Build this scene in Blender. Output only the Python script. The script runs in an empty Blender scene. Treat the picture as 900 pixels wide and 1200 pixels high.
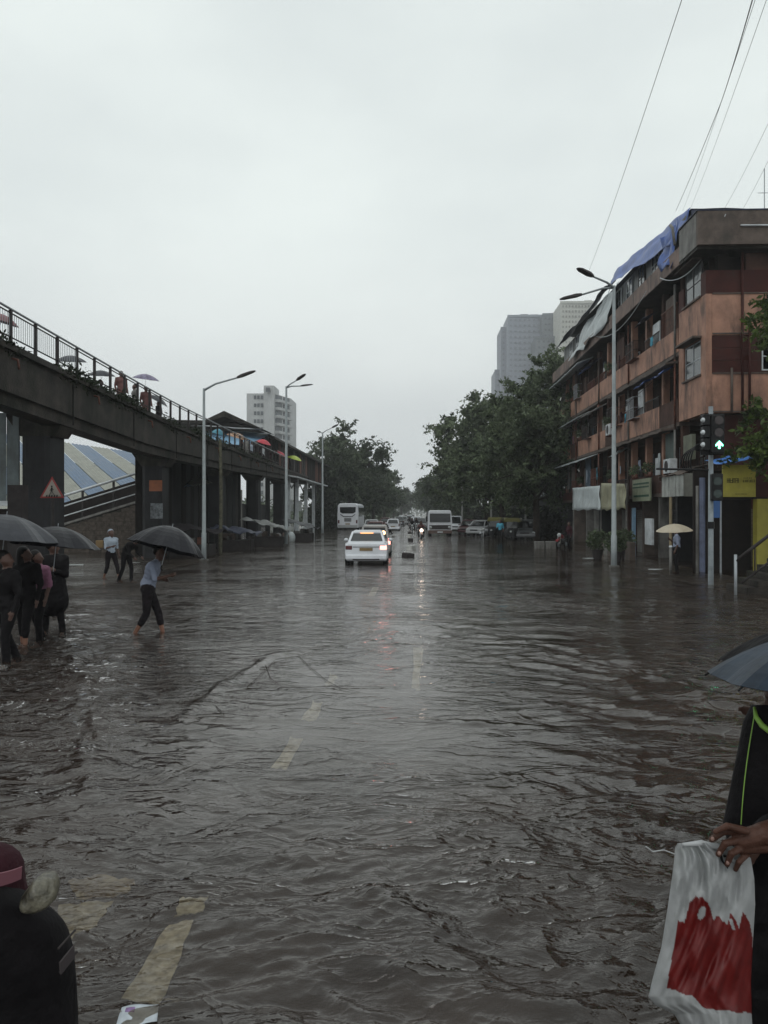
import bpy, bmesh, math, random
import numpy as np
from mathutils import Vector, Matrix, Quaternion
random.seed(7); RNG = np.random.default_rng(7)
PI = math.pi
SC = bpy.context.scene
COL = SC.collection

# ------------------------------------------------------------------ camera
CAMZ = 2.1; F = 920.0; YAW = math.radians(2.3)
cam = bpy.data.cameras.new("camera"); camo = bpy.data.objects.new("camera", cam); COL.objects.link(camo)
cam.sensor_fit = 'VERTICAL'; cam.sensor_height = 24; cam.lens = 24*F/1200
cam.clip_start = 0.05; cam.clip_end = 4000
camo.location = (0, 0, CAMZ); camo.rotation_euler = (PI/2, 0, YAW)
SC.camera = camo
# ------------------------------------------------------------------ sky, sun, exposure
SUN_EL = math.radians(52); SUN_ROT = math.radians(200)
wd = bpy.data.worlds.new("World"); SC.world = wd; wd.use_nodes = True
nt = wd.node_tree; nt.nodes.clear()
def wn(t, **k):
    n = nt.nodes.new(t)
    for a, b in k.items(): setattr(n, a, b)
    return n
sky = wn('ShaderNodeTexSky', sky_type='NISHITA', sun_disc=False, sun_elevation=SUN_EL, sun_rotation=SUN_ROT)
bg1 = wn('ShaderNodeBackground'); bg1.inputs[1].default_value = 0.05
hsv = wn('ShaderNodeHueSaturation'); hsv.inputs['Saturation'].default_value = 0.15
nt.links.new(sky.outputs[0], hsv.inputs['Color']); nt.links.new(hsv.outputs[0], bg1.inputs[0])
tc = wn('ShaderNodeTexCoord'); sep = wn('ShaderNodeSeparateXYZ'); nt.links.new(tc.outputs['Generated'], sep.inputs[0])
ramp = wn('ShaderNodeValToRGB'); nt.links.new(sep.outputs[2], ramp.inputs[0])
e = ramp.color_ramp.elements
e[0].position = 0.0; e[0].color = (0.70, 0.74, 0.76, 1)
e[1].position = 0.75; e[1].color = (0.78, 0.84, 0.83, 1)
m = e.new(0.16); m.color = (0.755, 0.80, 0.80, 1)
m = e.new(0.34); m.color = (0.80, 0.86, 0.85, 1)
mp = wn('ShaderNodeMapping'); mp.inputs['Scale'].default_value = (1, 1, 2.2); nt.links.new(tc.outputs['Generated'], mp.inputs[0])
noi = wn('ShaderNodeTexNoise'); noi.inputs['Scale'].default_value = 1.7; noi.inputs['Detail'].default_value = 5; noi.inputs['Roughness'].default_value = .5
nt.links.new(mp.outputs[0], noi.inputs[0])
r2 = wn('ShaderNodeValToRGB'); r2.color_ramp.elements[0].position = .3; r2.color_ramp.elements[0].color = (.79, .80, .82, 1)
r2.color_ramp.elements[1].position = .7; r2.color_ramp.elements[1].color = (1.05, 1.05, 1.04, 1)
nt.links.new(noi.outputs[0], r2.inputs[0])
mul = wn('ShaderNodeMixRGB', blend_type='MULTIPLY'); mul.inputs[0].default_value = 1
nt.links.new(ramp.outputs[0], mul.inputs[1]); nt.links.new(r2.outputs[0], mul.inputs[2])
bg2 = wn('ShaderNodeBackground'); nt.links.new(mul.outputs[0], bg2.inputs[0]); bg2.inputs[1].default_value = 1.17
mix = wn('ShaderNodeMixShader'); mix.inputs[0].default_value = 0.9
nt.links.new(bg1.outputs[0], mix.inputs[1]); nt.links.new(bg2.outputs[0], mix.inputs[2])
wo = wn('ShaderNodeOutputWorld'); nt.links.new(mix.outputs[0], wo.inputs[0])
sl = bpy.data.lights.new("sun", 'SUN'); sl.energy = 0.5; sl.angle = math.radians(25); sl.color = (1, .98, .95)
so = bpy.data.objects.new("sun", sl); COL.objects.link(so)
so.rotation_euler = (PI/2 - SUN_EL, 0, PI - SUN_ROT + math.radians(0))
SC.view_settings.view_transform = 'Standard'; SC.view_settings.look = 'None'
SC.view_settings.exposure = 0; SC.view_settings.gamma = 1
SC.cycles.max_bounces = 6; SC.cycles.diffuse_bounces = 2; SC.cycles.glossy_bounces = 3
SC.cycles.transparent_max_bounces = 16; SC.cycles.volume_bounces = 2

# ------------------------------------------------------------------ place helpers
S_, C_ = math.sin(YAW), math.cos(YAW)
def W(px, py, d):
    lat = (px-450)/F*d
    return Vector((-S_*d + C_*lat, C_*d + S_*lat, CAMZ + (600-py)/F*d))
def G(px, py):                       # point where this line of sight meets the water
    p = W(px, py, CAMZ*F/(py-600)); p.z = 0; return p
def PX(px, py, X):                   # point on the plane x = X
    r = (px-450)/F; u = (600-py)/F
    t = X/(-S_ + C_*r); return Vector((X, t*(C_+S_*r), CAMZ+u*t))
def YX(px, X): return PX(px, 600, X).y

# ------------------------------------------------------------------ materials
MATS = {}
def mat(name, col, rough=.6, metal=0, var=.15, scale=3., bump=0., bscale=20., streak=0., streak_col=(.03, .026, .022), emit=None, es=1., spec=.5, mscale=(1, 1, 1), col2=None, island=0., trans=0.):
    if name in MATS: return MATS[name]
    m = bpy.data.materials.new(name); m.use_nodes = True; t = m.node_tree; b = t.nodes['Principled BSDF']
    b.inputs['Roughness'].default_value = rough; b.inputs['Metallic'].default_value = metal
    b.inputs['Specular IOR Level'].default_value = spec if (spec != .5 or max(col) > .08 or rough < .35 or emit) else .16
    L = t.links.new
    tc = t.nodes.new('ShaderNodeTexCoord'); mp = t.nodes.new('ShaderNodeMapping'); mp.inputs['Scale'].default_value = mscale
    L(tc.outputs['Object'], mp.inputs[0])
    n = t.nodes.new('ShaderNodeTexNoise'); n.inputs['Scale'].default_value = scale; n.inputs['Detail'].default_value = 6; n.inputs['Roughness'].default_value = .65
    L(mp.outputs[0], n.inputs[0])
    rp = t.nodes.new('ShaderNodeValToRGB'); el = rp.color_ramp.elements
    lo = [max(0, c*(1-var)) for c in col]; hi = [min(1, c*(1+var)) for c in (col2 or col)]
    el[0].position = .35; el[0].color = (*lo, 1); el[1].position = .68; el[1].color = (*hi, 1)
    L(n.outputs[0], rp.inputs[0]); out = rp.outputs[0]
    if island:
        g = t.nodes.new('ShaderNodeNewGeometry'); mr = t.nodes.new('ShaderNodeMapRange')
        mr.inputs[3].default_value = 1-island; mr.inputs[4].default_value = 1+island
        L(g.outputs['Random Per Island'], mr.inputs[0])
        mx = t.nodes.new('ShaderNodeMixRGB'); mx.blend_type = 'MULTIPLY'; mx.inputs[0].default_value = 1
        L(out, mx.inputs[1]); L(mr.outputs[0], mx.inputs[2]); out = mx.outputs[0]
    if streak:
        mp2 = t.nodes.new('ShaderNodeMapping'); mp2.inputs['Scale'].default_value = (.8, .8, .22); L(tc.outputs['Object'], mp2.inputs[0])
        n2 = t.nodes.new('ShaderNodeTexNoise'); n2.inputs['Scale'].default_value = 2.6; n2.inputs['Detail'].default_value = 8; n2.inputs['Roughness'].default_value = .7
        L(mp2.outputs[0], n2.inputs[0])
        r3 = t.nodes.new('ShaderNodeValToRGB'); r3.color_ramp.elements[0].position = .42; r3.color_ramp.elements[1].position = .62
        L(n2.outputs[0], r3.inputs[0]); sc = t.nodes.new('ShaderNodeMath'); sc.operation = 'MULTIPLY'; sc.inputs[1].default_value = streak
        nm = t.nodes.new('ShaderNodeTexNoise'); nm.inputs['Scale'].default_value = .7; nm.inputs['Detail'].default_value = 4; L(tc.outputs['Object'], nm.inputs[0])
        rm = t.nodes.new('ShaderNodeMapRange'); rm.inputs[1].default_value = .36; rm.inputs[2].default_value = .6; L(nm.outputs[0], rm.inputs[0])
        mm = t.nodes.new('ShaderNodeMath'); mm.operation = 'MULTIPLY'; L(r3.outputs[0], mm.inputs[0]); L(rm.outputs[0], mm.inputs[1])
        L(mm.outputs[0], sc.inputs[0])
        mx = t.nodes.new('ShaderNodeMixRGB'); mx.inputs[2].default_value = (*streak_col, 1)
        L(sc.outputs[0], mx.inputs[0]); L(out, mx.inputs[1]); out = mx.outputs[0]
    L(out, b.inputs['Base Color'])
    if bump:
        n3 = t.nodes.new('ShaderNodeTexNoise'); n3.inputs['Scale'].default_value = bscale; n3.inputs['Detail'].default_value = 5; L(mp.outputs[0], n3.inputs[0])
        bp = t.nodes.new('ShaderNodeBump'); bp.inputs['Strength'].default_value = 1; bp.inputs['Distance'].default_value = bump
        L(n3.outputs[0], bp.inputs['Height']); L(bp.outputs[0], b.inputs['Normal'])
    if emit:
        b.inputs['Emission Color'].default_value = (*emit, 1); b.inputs['Emission Strength'].default_value = es
    if trans:
        tr = t.nodes.new('ShaderNodeBsdfTranslucent'); L(out, tr.inputs[0]); ms = t.nodes.new('ShaderNodeMixShader'); ms.inputs[0].default_value = trans
        L(b.outputs[0], ms.inputs[1]); L(tr.outputs[0], ms.inputs[2]); L(ms.outputs[0], t.nodes['Material Output'].inputs[0])
    MATS[name] = m; return m

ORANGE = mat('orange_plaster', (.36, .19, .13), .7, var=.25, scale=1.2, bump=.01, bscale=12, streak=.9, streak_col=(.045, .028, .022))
MAROON = mat('maroon_plaster', (.055, .016, .013), .65, var=.25, scale=1.5, bump=.006, streak=.5)
GREYC = mat('grey_concrete', (.17, .165, .155), .75, var=.3, scale=1.5, bump=.01, streak=.8)
BROWNC = mat('stained_concrete', (.10, .075, .062), .8, var=.35, scale=2, bump=.012, streak=.8)
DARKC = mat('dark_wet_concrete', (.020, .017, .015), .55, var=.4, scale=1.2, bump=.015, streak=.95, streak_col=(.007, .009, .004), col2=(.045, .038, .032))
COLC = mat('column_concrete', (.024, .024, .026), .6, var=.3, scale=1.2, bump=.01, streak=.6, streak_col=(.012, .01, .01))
DARKIN = mat('dark_plaster_and_shade', (.016, .012, .011), .8, var=.3)
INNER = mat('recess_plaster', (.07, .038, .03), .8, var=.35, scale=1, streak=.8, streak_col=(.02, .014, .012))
BLACK = mat('black_paint', (.012, .012, .013), .4)
STEEL = mat('galvanised_steel', (.30, .32, .34), .45, metal=.4, var=.15, scale=4)
RAIL = mat('dark_rail_paint', (.035, .03, .03), .5, var=.3)
PALE = mat('pale_painted_steel', (.55, .58, .60), .5, var=.2, streak=.3)
WHITEP = mat('white_vehicle_paint', (.66, .68, .72), .25, var=.04, streak=.15, streak_col=(.2, .18, .16))
GLASSD = mat('dark_glass', (.012, .014, .016), .08, spec=.6)
WINGL = mat('window_glass', (.05, .06, .065), .12)
RUBBER = mat('tyre_rubber', (.012, .012, .012), .7)
BLUETARP = mat('blue_tarpaulin', (.05, .105, .33), .45, var=.3, scale=2, bump=.04, bscale=3, streak=.3, streak_col=(.12, .14, .2))
DARKTARP = mat('dark_tarpaulin', (.03, .035, .06), .5, var=.4, bump=.03, bscale=3)
WHITETARP = mat('white_tarpaulin', (.40, .44, .45), .5, var=.12, scale=2, bump=.05, bscale=2, streak=.35, streak_col=(.12, .12, .11))
BEIGETARP = mat('beige_tarpaulin', (.26, .25, .16), .6, var=.2, scale=2, bump=.05, bscale=2, streak=.4)
YELLOW = mat('yellow_shop_paint', (.33, .29, .04), .6, var=.12, streak=.35, streak_col=(.12, .10, .02))
BLUEP = mat('blue_paint', (.03, .10, .28), .5, var=.2)
RUST = mat('rusty_steel', (.11, .035, .02), .7, var=.5, scale=6, bump=.006)
BARK = mat('wet_bark', (.035, .026, .02), .8, var=.4, scale=6, bump=.03, bscale=10)
LEAF_R = mat('leaf_green', (.030, .048, .022), .5, var=.35, scale=.35, island=.5, trans=.32, col2=(.125, .155, .09))
LEAF_L = mat('leaf_green_far', (.026, .038, .021), .5, var=.35, scale=.35, island=.45, trans=.3, col2=(.10, .125, .078))
LEAF_N = mat('leaf_green_near', (.03, .05, .014), .45, var=.3, scale=1, island=.45, trans=.3, col2=(.09, .13, .03))
SKIN = mat('shaded_brown_skin', (.085, .042, .03), .5, var=.1)  # skin colour darkened to carry the shade on the heads under umbrellas
SKINF = mat('brown_skin_feet', (.20, .09, .055), .5, var=.1)
HAIR = mat('black_hair', (.008, .007, .007), .5)
CLB = mat('black_cloth', (.006, .005, .006), .75, var=.3, scale=8, bump=.02, bscale=10)
CLD = mat('dark_trouser_cloth', (.013, .010, .012), .8, var=.3, scale=8, bump=.02, bscale=10)
CLBLUE = mat('pale_blue_shirt', (.21, .24, .32), .8, var=.12, scale=6, bump=.02, bscale=9)
CLWHITE = mat('white_shirt', (.34, .39, .46), .8, var=.12, scale=6, bump=.02, bscale=9)
CLPINK = mat('pink_cloth', (.22, .09, .15), .8, var=.2, bump=.02)
CLTEAL = mat('turquoise_shirt', (.06, .30, .42), .8, var=.1)
CLMAR = mat('maroon_cloth', (.035, .007, .012), .8, var=.3)
UMB = mat('black_umbrella_nylon', (.016, .016, .02), .4, var=.2, scale=4, bump=.004)
UMBG = mat('grey_umbrella_nylon', (.045, .047, .055), .4, var=.2, scale=4)
CREAM = mat('cream_nylon', (.42, .36, .27), .5, var=.1)
TAIL_OFF = mat('red_tail_lens', (.08, .01, .012), .2)
TAIL_ON = mat('lit_tail_lens', (.6, .1, .08), .2, emit=(1, .34, .28), es=3.2)
STOP_ON = mat('lit_amber_lens', (.6, .2, .08), .2, emit=(1, .38, .15), es=2.2)
HEAD_ON = mat('lit_headlamp', (.8, .8, .7), .2, emit=(1, .78, .62), es=8)
HEAD_OFF = mat('headlamp_glass', (.4, .42, .42), .1)
PLATE = mat('number_plate_yellow', (.20, .13, .05), .5)
CHROME = mat('chrome', (.5, .5, .5), .15, metal=1)

# ------------------------------------------------------------------ mesh helper
class M:
    def __init__(s): s.v = []; s.f = []; s.mi = []; s.cur = 0
    def add(s, vs, fs):
        o = len(s.v); s.v += [tuple(v) for v in vs]; s.f += [tuple(i+o for i in f) for f in fs]; s.mi += [s.cur]*len(fs); return s
    def box(s, x0, x1, y0, y1, z0, z1, T=None):
        vs = [Vector((x, y, z)) for z in (z0, z1) for y in (y0, y1) for x in (x0, x1)]
        if T is not None: vs = [T @ v for v in vs]
        return s.add(vs, [(0, 2, 3, 1), (4, 5, 7, 6), (0, 1, 5, 4), (2, 6, 7, 3), (0, 4, 6, 2), (1, 3, 7, 5)])
    def prism(s, pts, a, b, axis='y'):     # extrude a polygon between a and b along an axis
        n = len(pts)
        def mk(p, q): return {'y': (p[0], q, p[1]), 'x': (q, p[0], p[1]), 'z': (p[0], p[1], q)}[axis]
        vs = [mk(p, a) for p in pts] + [mk(p, b) for p in pts]
        return s.add(vs, [tuple(range(n))[::-1], tuple(range(n, 2*n))] + [(i, (i+1) % n, n+(i+1) % n, n+i) for i in range(n)])
    def quadbar(s, p0, p1, w, h):           # rectangular bar
        p0, p1 = Vector(p0), Vector(p1); d = (p1-p0).normalized()
        up = Vector((0, 0, 1)) if abs(d.z) < .95 else Vector((0, 1, 0))
        sd = d.cross(up).normalized()*w/2; u = sd.cross(d).normalized()*h/2
        vs = [p+a*sd+b*u for p in (p0, p1) for a, b in ((-1, -1), (1, -1), (1, 1), (-1, 1))]
        return s.add(vs, [(0, 1, 2, 3), (7, 6, 5, 4)] + [(i, i+4, (i+1) % 4+4, (i+1) % 4) for i in range(4)])
    def tube(s, pts, r, n=8):
        pts = [Vector(p) for p in pts]; rs = r if isinstance(r, (list, tuple)) else [r]*len(pts)
        o = len(s.v); prev = None
        for i, p in enumerate(pts):
            d = (pts[min(i+1, len(pts)-1)]-pts[max(i-1, 0)]).normalized()
            if prev is None: a = d.orthogonal().normalized()
            else: a = (prev - d*prev.dot(d)).normalized()
            prev = a; b = d.cross(a)
            for k in range(n):
                t = 2*PI*k/n; s.v.append(tuple(p + (a*math.cos(t)+b*math.sin(t))*rs[i]))
        for i in range(len(pts)-1):
            for k in range(n):
                s.f.append((o+i*n+k, o+i*n+(k+1) % n, o+(i+1)*n+(k+1) % n, o+(i+1)*n+k)); s.mi.append(s.cur)
        s.f.append(tuple(o+k for k in range(n))[::-1]); s.mi.append(s.cur)
        s.f.append(tuple(o+(len(pts)-1)*n+k for k in range(n))); s.mi.append(s.cur); return s
    def ell(s, c, r, n=12, m=8, T=None):
        if not isinstance(r, (list, tuple)): r = (r, r, r)
        c = Vector(c); vs = []
        for i in range(m+1):
            th = PI*i/m
            for k in range(n):
                v = Vector((r[0]*math.sin(th)*math.cos(2*PI*k/n), r[1]*math.sin(th)*math.sin(2*PI*k/n), r[2]*math.cos(th)))
                if T is not None: v = T @ v
                vs.append(c+v)
        return s.add(vs, [(i*n+k, (i+1)*n+k, (i+1)*n+(k+1) % n, i*n+(k+1) % n) for i in range(m) for k in range(n)])
    def cap(s, a, b, ra, rb, n=12):       # tapered capsule
        a, b = Vector(a), Vector(b); d = b-a; L = d.length
        if L < 1e-5: return s.ell(a, ra)
        q = Vector((0, 0, 1)).rotation_difference(d.normalized()).to_matrix()
        rings = []
        for i in range(5): t = PI/2*(1-i/4); rings.append((-math.sin(t)*ra, max(math.cos(t)*ra, 1e-4)))
        for i in range(5): t = PI/2*i/4; rings.append((L+math.sin(t)*rb, max(math.cos(t)*rb, 1e-4)))
        vs = [a + q @ Vector((r*math.cos(2*PI*k/n), r*math.sin(2*PI*k/n), z)) for z, r in rings for k in range(n)]
        fs = [(i*n+k, i*n+(k+1) % n, (i+1)*n+(k+1) % n, (i+1)*n+k) for i in range(len(rings)-1) for k in range(n)]
        fs += [tuple(range(n))[::-1], tuple((len(rings)-1)*n+k for k in range(n))]
        return s.add(vs, fs)
    def build(s, name, mats, parent=None, smooth=False, bevel=0, off=None, solid=0):
        me = bpy.data.meshes.new(name); v = s.v
        if parent is not None and off is None and parent.get('_w'): off = ROOT_OFF[parent.name]
        if off is not None: v = [(a[0]-off[0], a[1]-off[1], a[2]-off[2]) for a in v]
        me.from_pydata(v, [], s.f)
        for mm in (mats if isinstance(mats, (list, tuple)) else [mats]): me.materials.append(mm)
        if len(me.materials) > 1: me.polygons.foreach_set('material_index', s.mi)
        if smooth: me.polygons.foreach_set('use_smooth', [True]*len(me.polygons))
        me.update()
        o = bpy.data.objects.new(name, me); COL.objects.link(o)
        if parent is not None: o.parent = parent
        if solid: md = o.modifiers.new('solid', 'SOLIDIFY'); md.thickness = solid; md.offset = 0
        if bevel: md = o.modifiers.new('bevel', 'BEVEL'); md.width = bevel; md.segments = 2; md.limit_method = 'ANGLE'
        return o
ROOT_OFF = {}
def tag(o, label=None, cat=None, group=None, kind=None):
    if label: o['label'] = label
    if cat: o['category'] = cat
    if group: o['group'] = group
    if kind: o['kind'] = kind
    return o
def thing(name, label, cat, loc=(0, 0, 0), rz=0, group=None, world=False):
    o = bpy.data.objects.new(name, None); COL.objects.link(o); o.empty_display_size = .2
    o.location = loc; o.rotation_euler = (0, 0, rz); tag(o, label, cat, group)
    if world: o['_w'] = 1; ROOT_OFF[o.name] = Vector(loc)
    return o
def struct(name, mesh, m, parent=None, **k):
    o = mesh.build(name, m, parent, **k)
    if parent is None: o['kind'] = 'structure'
    return o
def copy_tree(o, parent=None):
    c = o.copy(); COL.objects.link(c); c.parent = parent
    if o.name in ROOT_OFF: ROOT_OFF[c.name] = ROOT_OFF[o.name]
    for ch in list(o.children): copy_tree(ch, c)
    return c
def np_mesh(name, V, Fq, mats, parent=None, smooth=False, mi=None):
    me = bpy.data.meshes.new(name); n = len(V); k = Fq.shape[1]; mF = len(Fq)
    me.vertices.add(n); me.vertices.foreach_set('co', V.astype(np.float32).ravel())
    me.loops.add(mF*k); me.loops.foreach_set('vertex_index', Fq.astype(np.int32).ravel())
    me.polygons.add(mF); me.polygons.foreach_set('loop_start', np.arange(0, mF*k, k, dtype=np.int32))
    for mm in (mats if isinstance(mats, (list, tuple)) else [mats]): me.materials.append(mm)
    if mi is not None: me.polygons.foreach_set('material_index', mi.astype(np.int32))
    if smooth: me.polygons.foreach_set('use_smooth', np.ones(mF, dtype=bool))
    me.update(calc_edges=True)
    o = bpy.data.objects.new(name, me); COL.objects.link(o)
    if parent is not None: o.parent = parent
    return o

# ================================================================== GROUND, ROAD, WATER
DIRT = mat('muddy_ground', (.045, .036, .028), .7, var=.3, scale=.8)
ASPH = mat('wet_asphalt', (.036, .028, .025), .6, var=.25, scale=3, bump=.01, bscale=60)
MARK = mat('worn_road_paint', (.60, .57, .44), .7, var=.35, scale=14, streak=0, col2=(.74, .72, .6))
MARKB = mat('rusty_worn_paint', (.30, .16, .06), .7, var=.5, scale=5, col2=(.60, .56, .42))
g = M(); g.box(-1500, 1500, -200, 2500, -1.0, -.30); struct('ground', g, DIRT)
g = M(); g.box(-9.5, 8.6, -30, 900, -.296, -.16)
road = struct('road', g, ASPH)
def kerb(x0, x1, name):
    i = 0
    for y in np.arange(8, 60, 1.0):
        k = M(); k.box(x0, x1, y+.01, y+.99, -.29, -.10)
        if i == 0:
            first = k.build('kerb_stone', GREYC, pav[name], off=(0, y, 0)); first.location.y = y; me0 = first.data
        else:
            o = bpy.data.objects.new('kerb_stone', me0); COL.objects.link(o); o.parent = pav[name]; o.location.y = y
        i += 1
pav = {}
for nm, x0, x1 in (('pavement', 8.9, 11.0), ('footpath', -14, -9.8)):
    k = M(); k.box(x0, x1, -20, 500, -.295, -.13); pav[nm] = struct(nm, k, GREYC)
kerb(8.62, 8.88, 'pavement'); kerb(-9.78, -9.52, 'footpath')
# painted lane dashes, each traced on the road at its own place
def mark(poly, m=MARK):
    vs = []
    for px, py in poly:
        d = (CAMZ+.155)*F/(py-600); p = W(px, py, d); vs.append((p.x, p.y))
    k = M(); k.prism([(a, b) for a, b in vs], -.158, -.152, 'z'); return k.build('road_marking', m, road)
def worn(poly, m, n=7):
    # worn edges: subdivide and jitter
    P = []
    for i in range(len(poly)):
        a, b = poly[i], poly[(i+1) % len(poly)]
        for j in range(n):
            t = j/n; P.append((a[0]+(b[0]-a[0])*t+random.uniform(-2.2, 2.2), a[1]+(b[1]-a[1])*t+random.uniform(-2, 2)))
    return mark(P, m)
worn([(143, 1172), (188, 1178), (228, 1078), (194, 1086)], MARK)
worn([(205, 1074), (236, 1068), (246, 1051), (213, 1052)], MARK)
worn([(80, 1032), (118, 1026), (158, 1032), (150, 1048), (90, 1054)], MARKB)
worn([(70, 1060), (132, 1056), (112, 1085), (60, 1110)], MARK)
worn([(318, 900), (336, 900), (357, 866), (341, 864)], MARK, 5)
worn([(353, 843), (369, 844), (380, 824), (366, 822)], MARK, 4)
worn([(380, 803), (390, 804), (397, 792), (388, 790)], MARK, 4)
worn([(482, 808), (492, 808), (496, 760), (486, 760)], MARK, 4)
for Yk in (21, 27, 33, 39, 46):
    k = M(); k.box(-1.28, -1.1, Yk, Yk+2.5, -.158, -.152); k.build('road_marking', MARK, road)

# water surface
def watermat():
    m = bpy.data.materials.new('flood_water'); m.use_nodes = True; t = m.node_tree; t.nodes.clear(); L = t.links.new
    N = lambda ty, **k: (lambda n: [setattr(n, a, b) for a, b in k.items()] and n or n)(t.nodes.new(ty))
    tc = N('ShaderNodeTexCoord')
    def noise(scale, sx, sy, rot=0, detail=3, rough=.5, dist=0.):
        mp = N('ShaderNodeMapping'); mp.inputs['Scale'].default_value = (sx, sy, 1); mp.inputs['Rotation'].default_value = (0, 0, rot); L(tc.outputs['Object'], mp.inputs[0])
        n = N('ShaderNodeTexNoise'); n.inputs['Scale'].default_value = scale; n.inputs['Detail'].default_value = detail; n.inputs['Roughness'].default_value = rough
        n.inputs['Distortion'].default_value = dist
        L(mp.outputs[0], n.inputs[0]); return n.outputs[0]
    a = noise(1.5, .55, 1.25, .12, 3, .55, .6); b = noise(5.5, .6, 1.2, -.25, 3, .6, .4); c = noise(26, 1, 1.3, .4, 2, .6)
    patch = noise(.3, 1, 1, 0, 2)
    def mul(x, v):
        q = N('ShaderNodeMath', operation='MULTIPLY'); L(x, q.inputs[0])
        if isinstance(v, (int, float)): q.inputs[1].default_value = v
        else: L(v, q.inputs[1])
        return q.outputs[0]
    def add(x, y): q = N('ShaderNodeMath', operation='ADD'); L(x, q.inputs[0]); L(y, q.inputs[1]); return q.outputs[0]
    mr = N('ShaderNodeMapRange'); L(patch, mr.inputs[0]); mr.inputs[1].default_value = .38; mr.inputs[2].default_value = .62; mr.inputs[3].default_value = .35; mr.inputs[4].default_value = 1.35
    def ridge(x, pw=1.6):
        q = N('ShaderNodeMath', operation='MULTIPLY_ADD'); L(x, q.inputs[0]); q.inputs[1].default_value = 2; q.inputs[2].default_value = -1
        w = N('ShaderNodeMath', operation='ABSOLUTE'); L(q.outputs[0], w.inputs[0])
        z = N('ShaderNodeMath', operation='SUBTRACT'); z.inputs[0].default_value = 1; L(w.outputs[0], z.inputs[1])
        p = N('ShaderNodeMath', operation='POWER'); L(z.outputs[0], p.inputs[0]); p.inputs[1].default_value = pw; return p.outputs[0]
    r1 = ridge(noise(1.9, .62, 1.1, .10, 3, .5, 1.1), 8); r2 = ridge(noise(5.6, .72, 1.1, -.25, 3, .55, .9), 6); r3 = ridge(noise(15, .85, 1.1, .4, 2, .5, .6), 4)
    h = add(add(add(mul(r1, .024), mul(r2, .0068)), mul(r3, .0017)), add(add(mul(a, .006), mul(b, .0135)), mul(c, .0019))); r0 = ridge(noise(.75, .6, 1.1, .05, 3, .5, .9), 4); fa = N('ShaderNodeAttribute'); fa.attribute_name = 'far'; h = add(h, mul(mul(r0, .055), fa.outputs['Fac']))
    h = mul(h, mr.outputs[0]); ga = N('ShaderNodeAttribute'); ga.attribute_name = 'chop'; h = mul(h, ga.outputs['Fac'])
    bp = N('ShaderNodeBump'); bp.inputs['Strength'].default_value = 1; bp.inputs['Distance'].default_value = 1.0; L(h, bp.inputs['Height'])
    fr = N('ShaderNodeFresnel'); fr.inputs['IOR'].default_value = 1.45; L(bp.outputs[0], fr.inputs['Normal'])
    gl = N('ShaderNodeBsdfGlossy'); gl.inputs['Roughness'].default_value = .035; gl.inputs['Color'].default_value = (1, .985, .975, 1); L(bp.outputs[0], gl.inputs['Normal'])
    rp = N('ShaderNodeValToRGB'); rp.color_ramp.elements[0].color = (.026, .017, .013, 1); rp.color_ramp.elements[1].color = (.052, .036, .028, 1)
    rp.color_ramp.elements[0].position = .35; rp.color_ramp.elements[1].position = .65
    L(noise(.9, 1, 1.6, 0, 6, .65, .5), rp.inputs[0])
    df = N('ShaderNodeBsdfDiffuse'); L(rp.outputs[0], df.inputs[0])
    tr = N('ShaderNodeBsdfTransparent'); tr.inputs[0].default_value = (.88, .82, .72, 1)
    mx = N('ShaderNodeMixShader')
    op = N('ShaderNodeMapRange'); L(noise(.5, 1, 1, 0, 4), op.inputs[0]); op.inputs[1].default_value = .3; op.inputs[2].default_value = .7; op.inputs[3].default_value = .25; op.inputs[4].default_value = .66
    L(op.outputs[0], mx.inputs[0]); L(tr.outputs[0], mx.inputs[1]); L(df.outputs[0], mx.inputs[2])
    m2 = N('ShaderNodeMixShader'); L(fr.outputs[0], m2.inputs[0]); L(mx.outputs[0], m2.inputs[1]); L(gl.outputs[0], m2.inputs[2])
    o = N('ShaderNodeOutputMaterial'); L(m2.outputs[0], o.inputs[0]); return m
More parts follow.
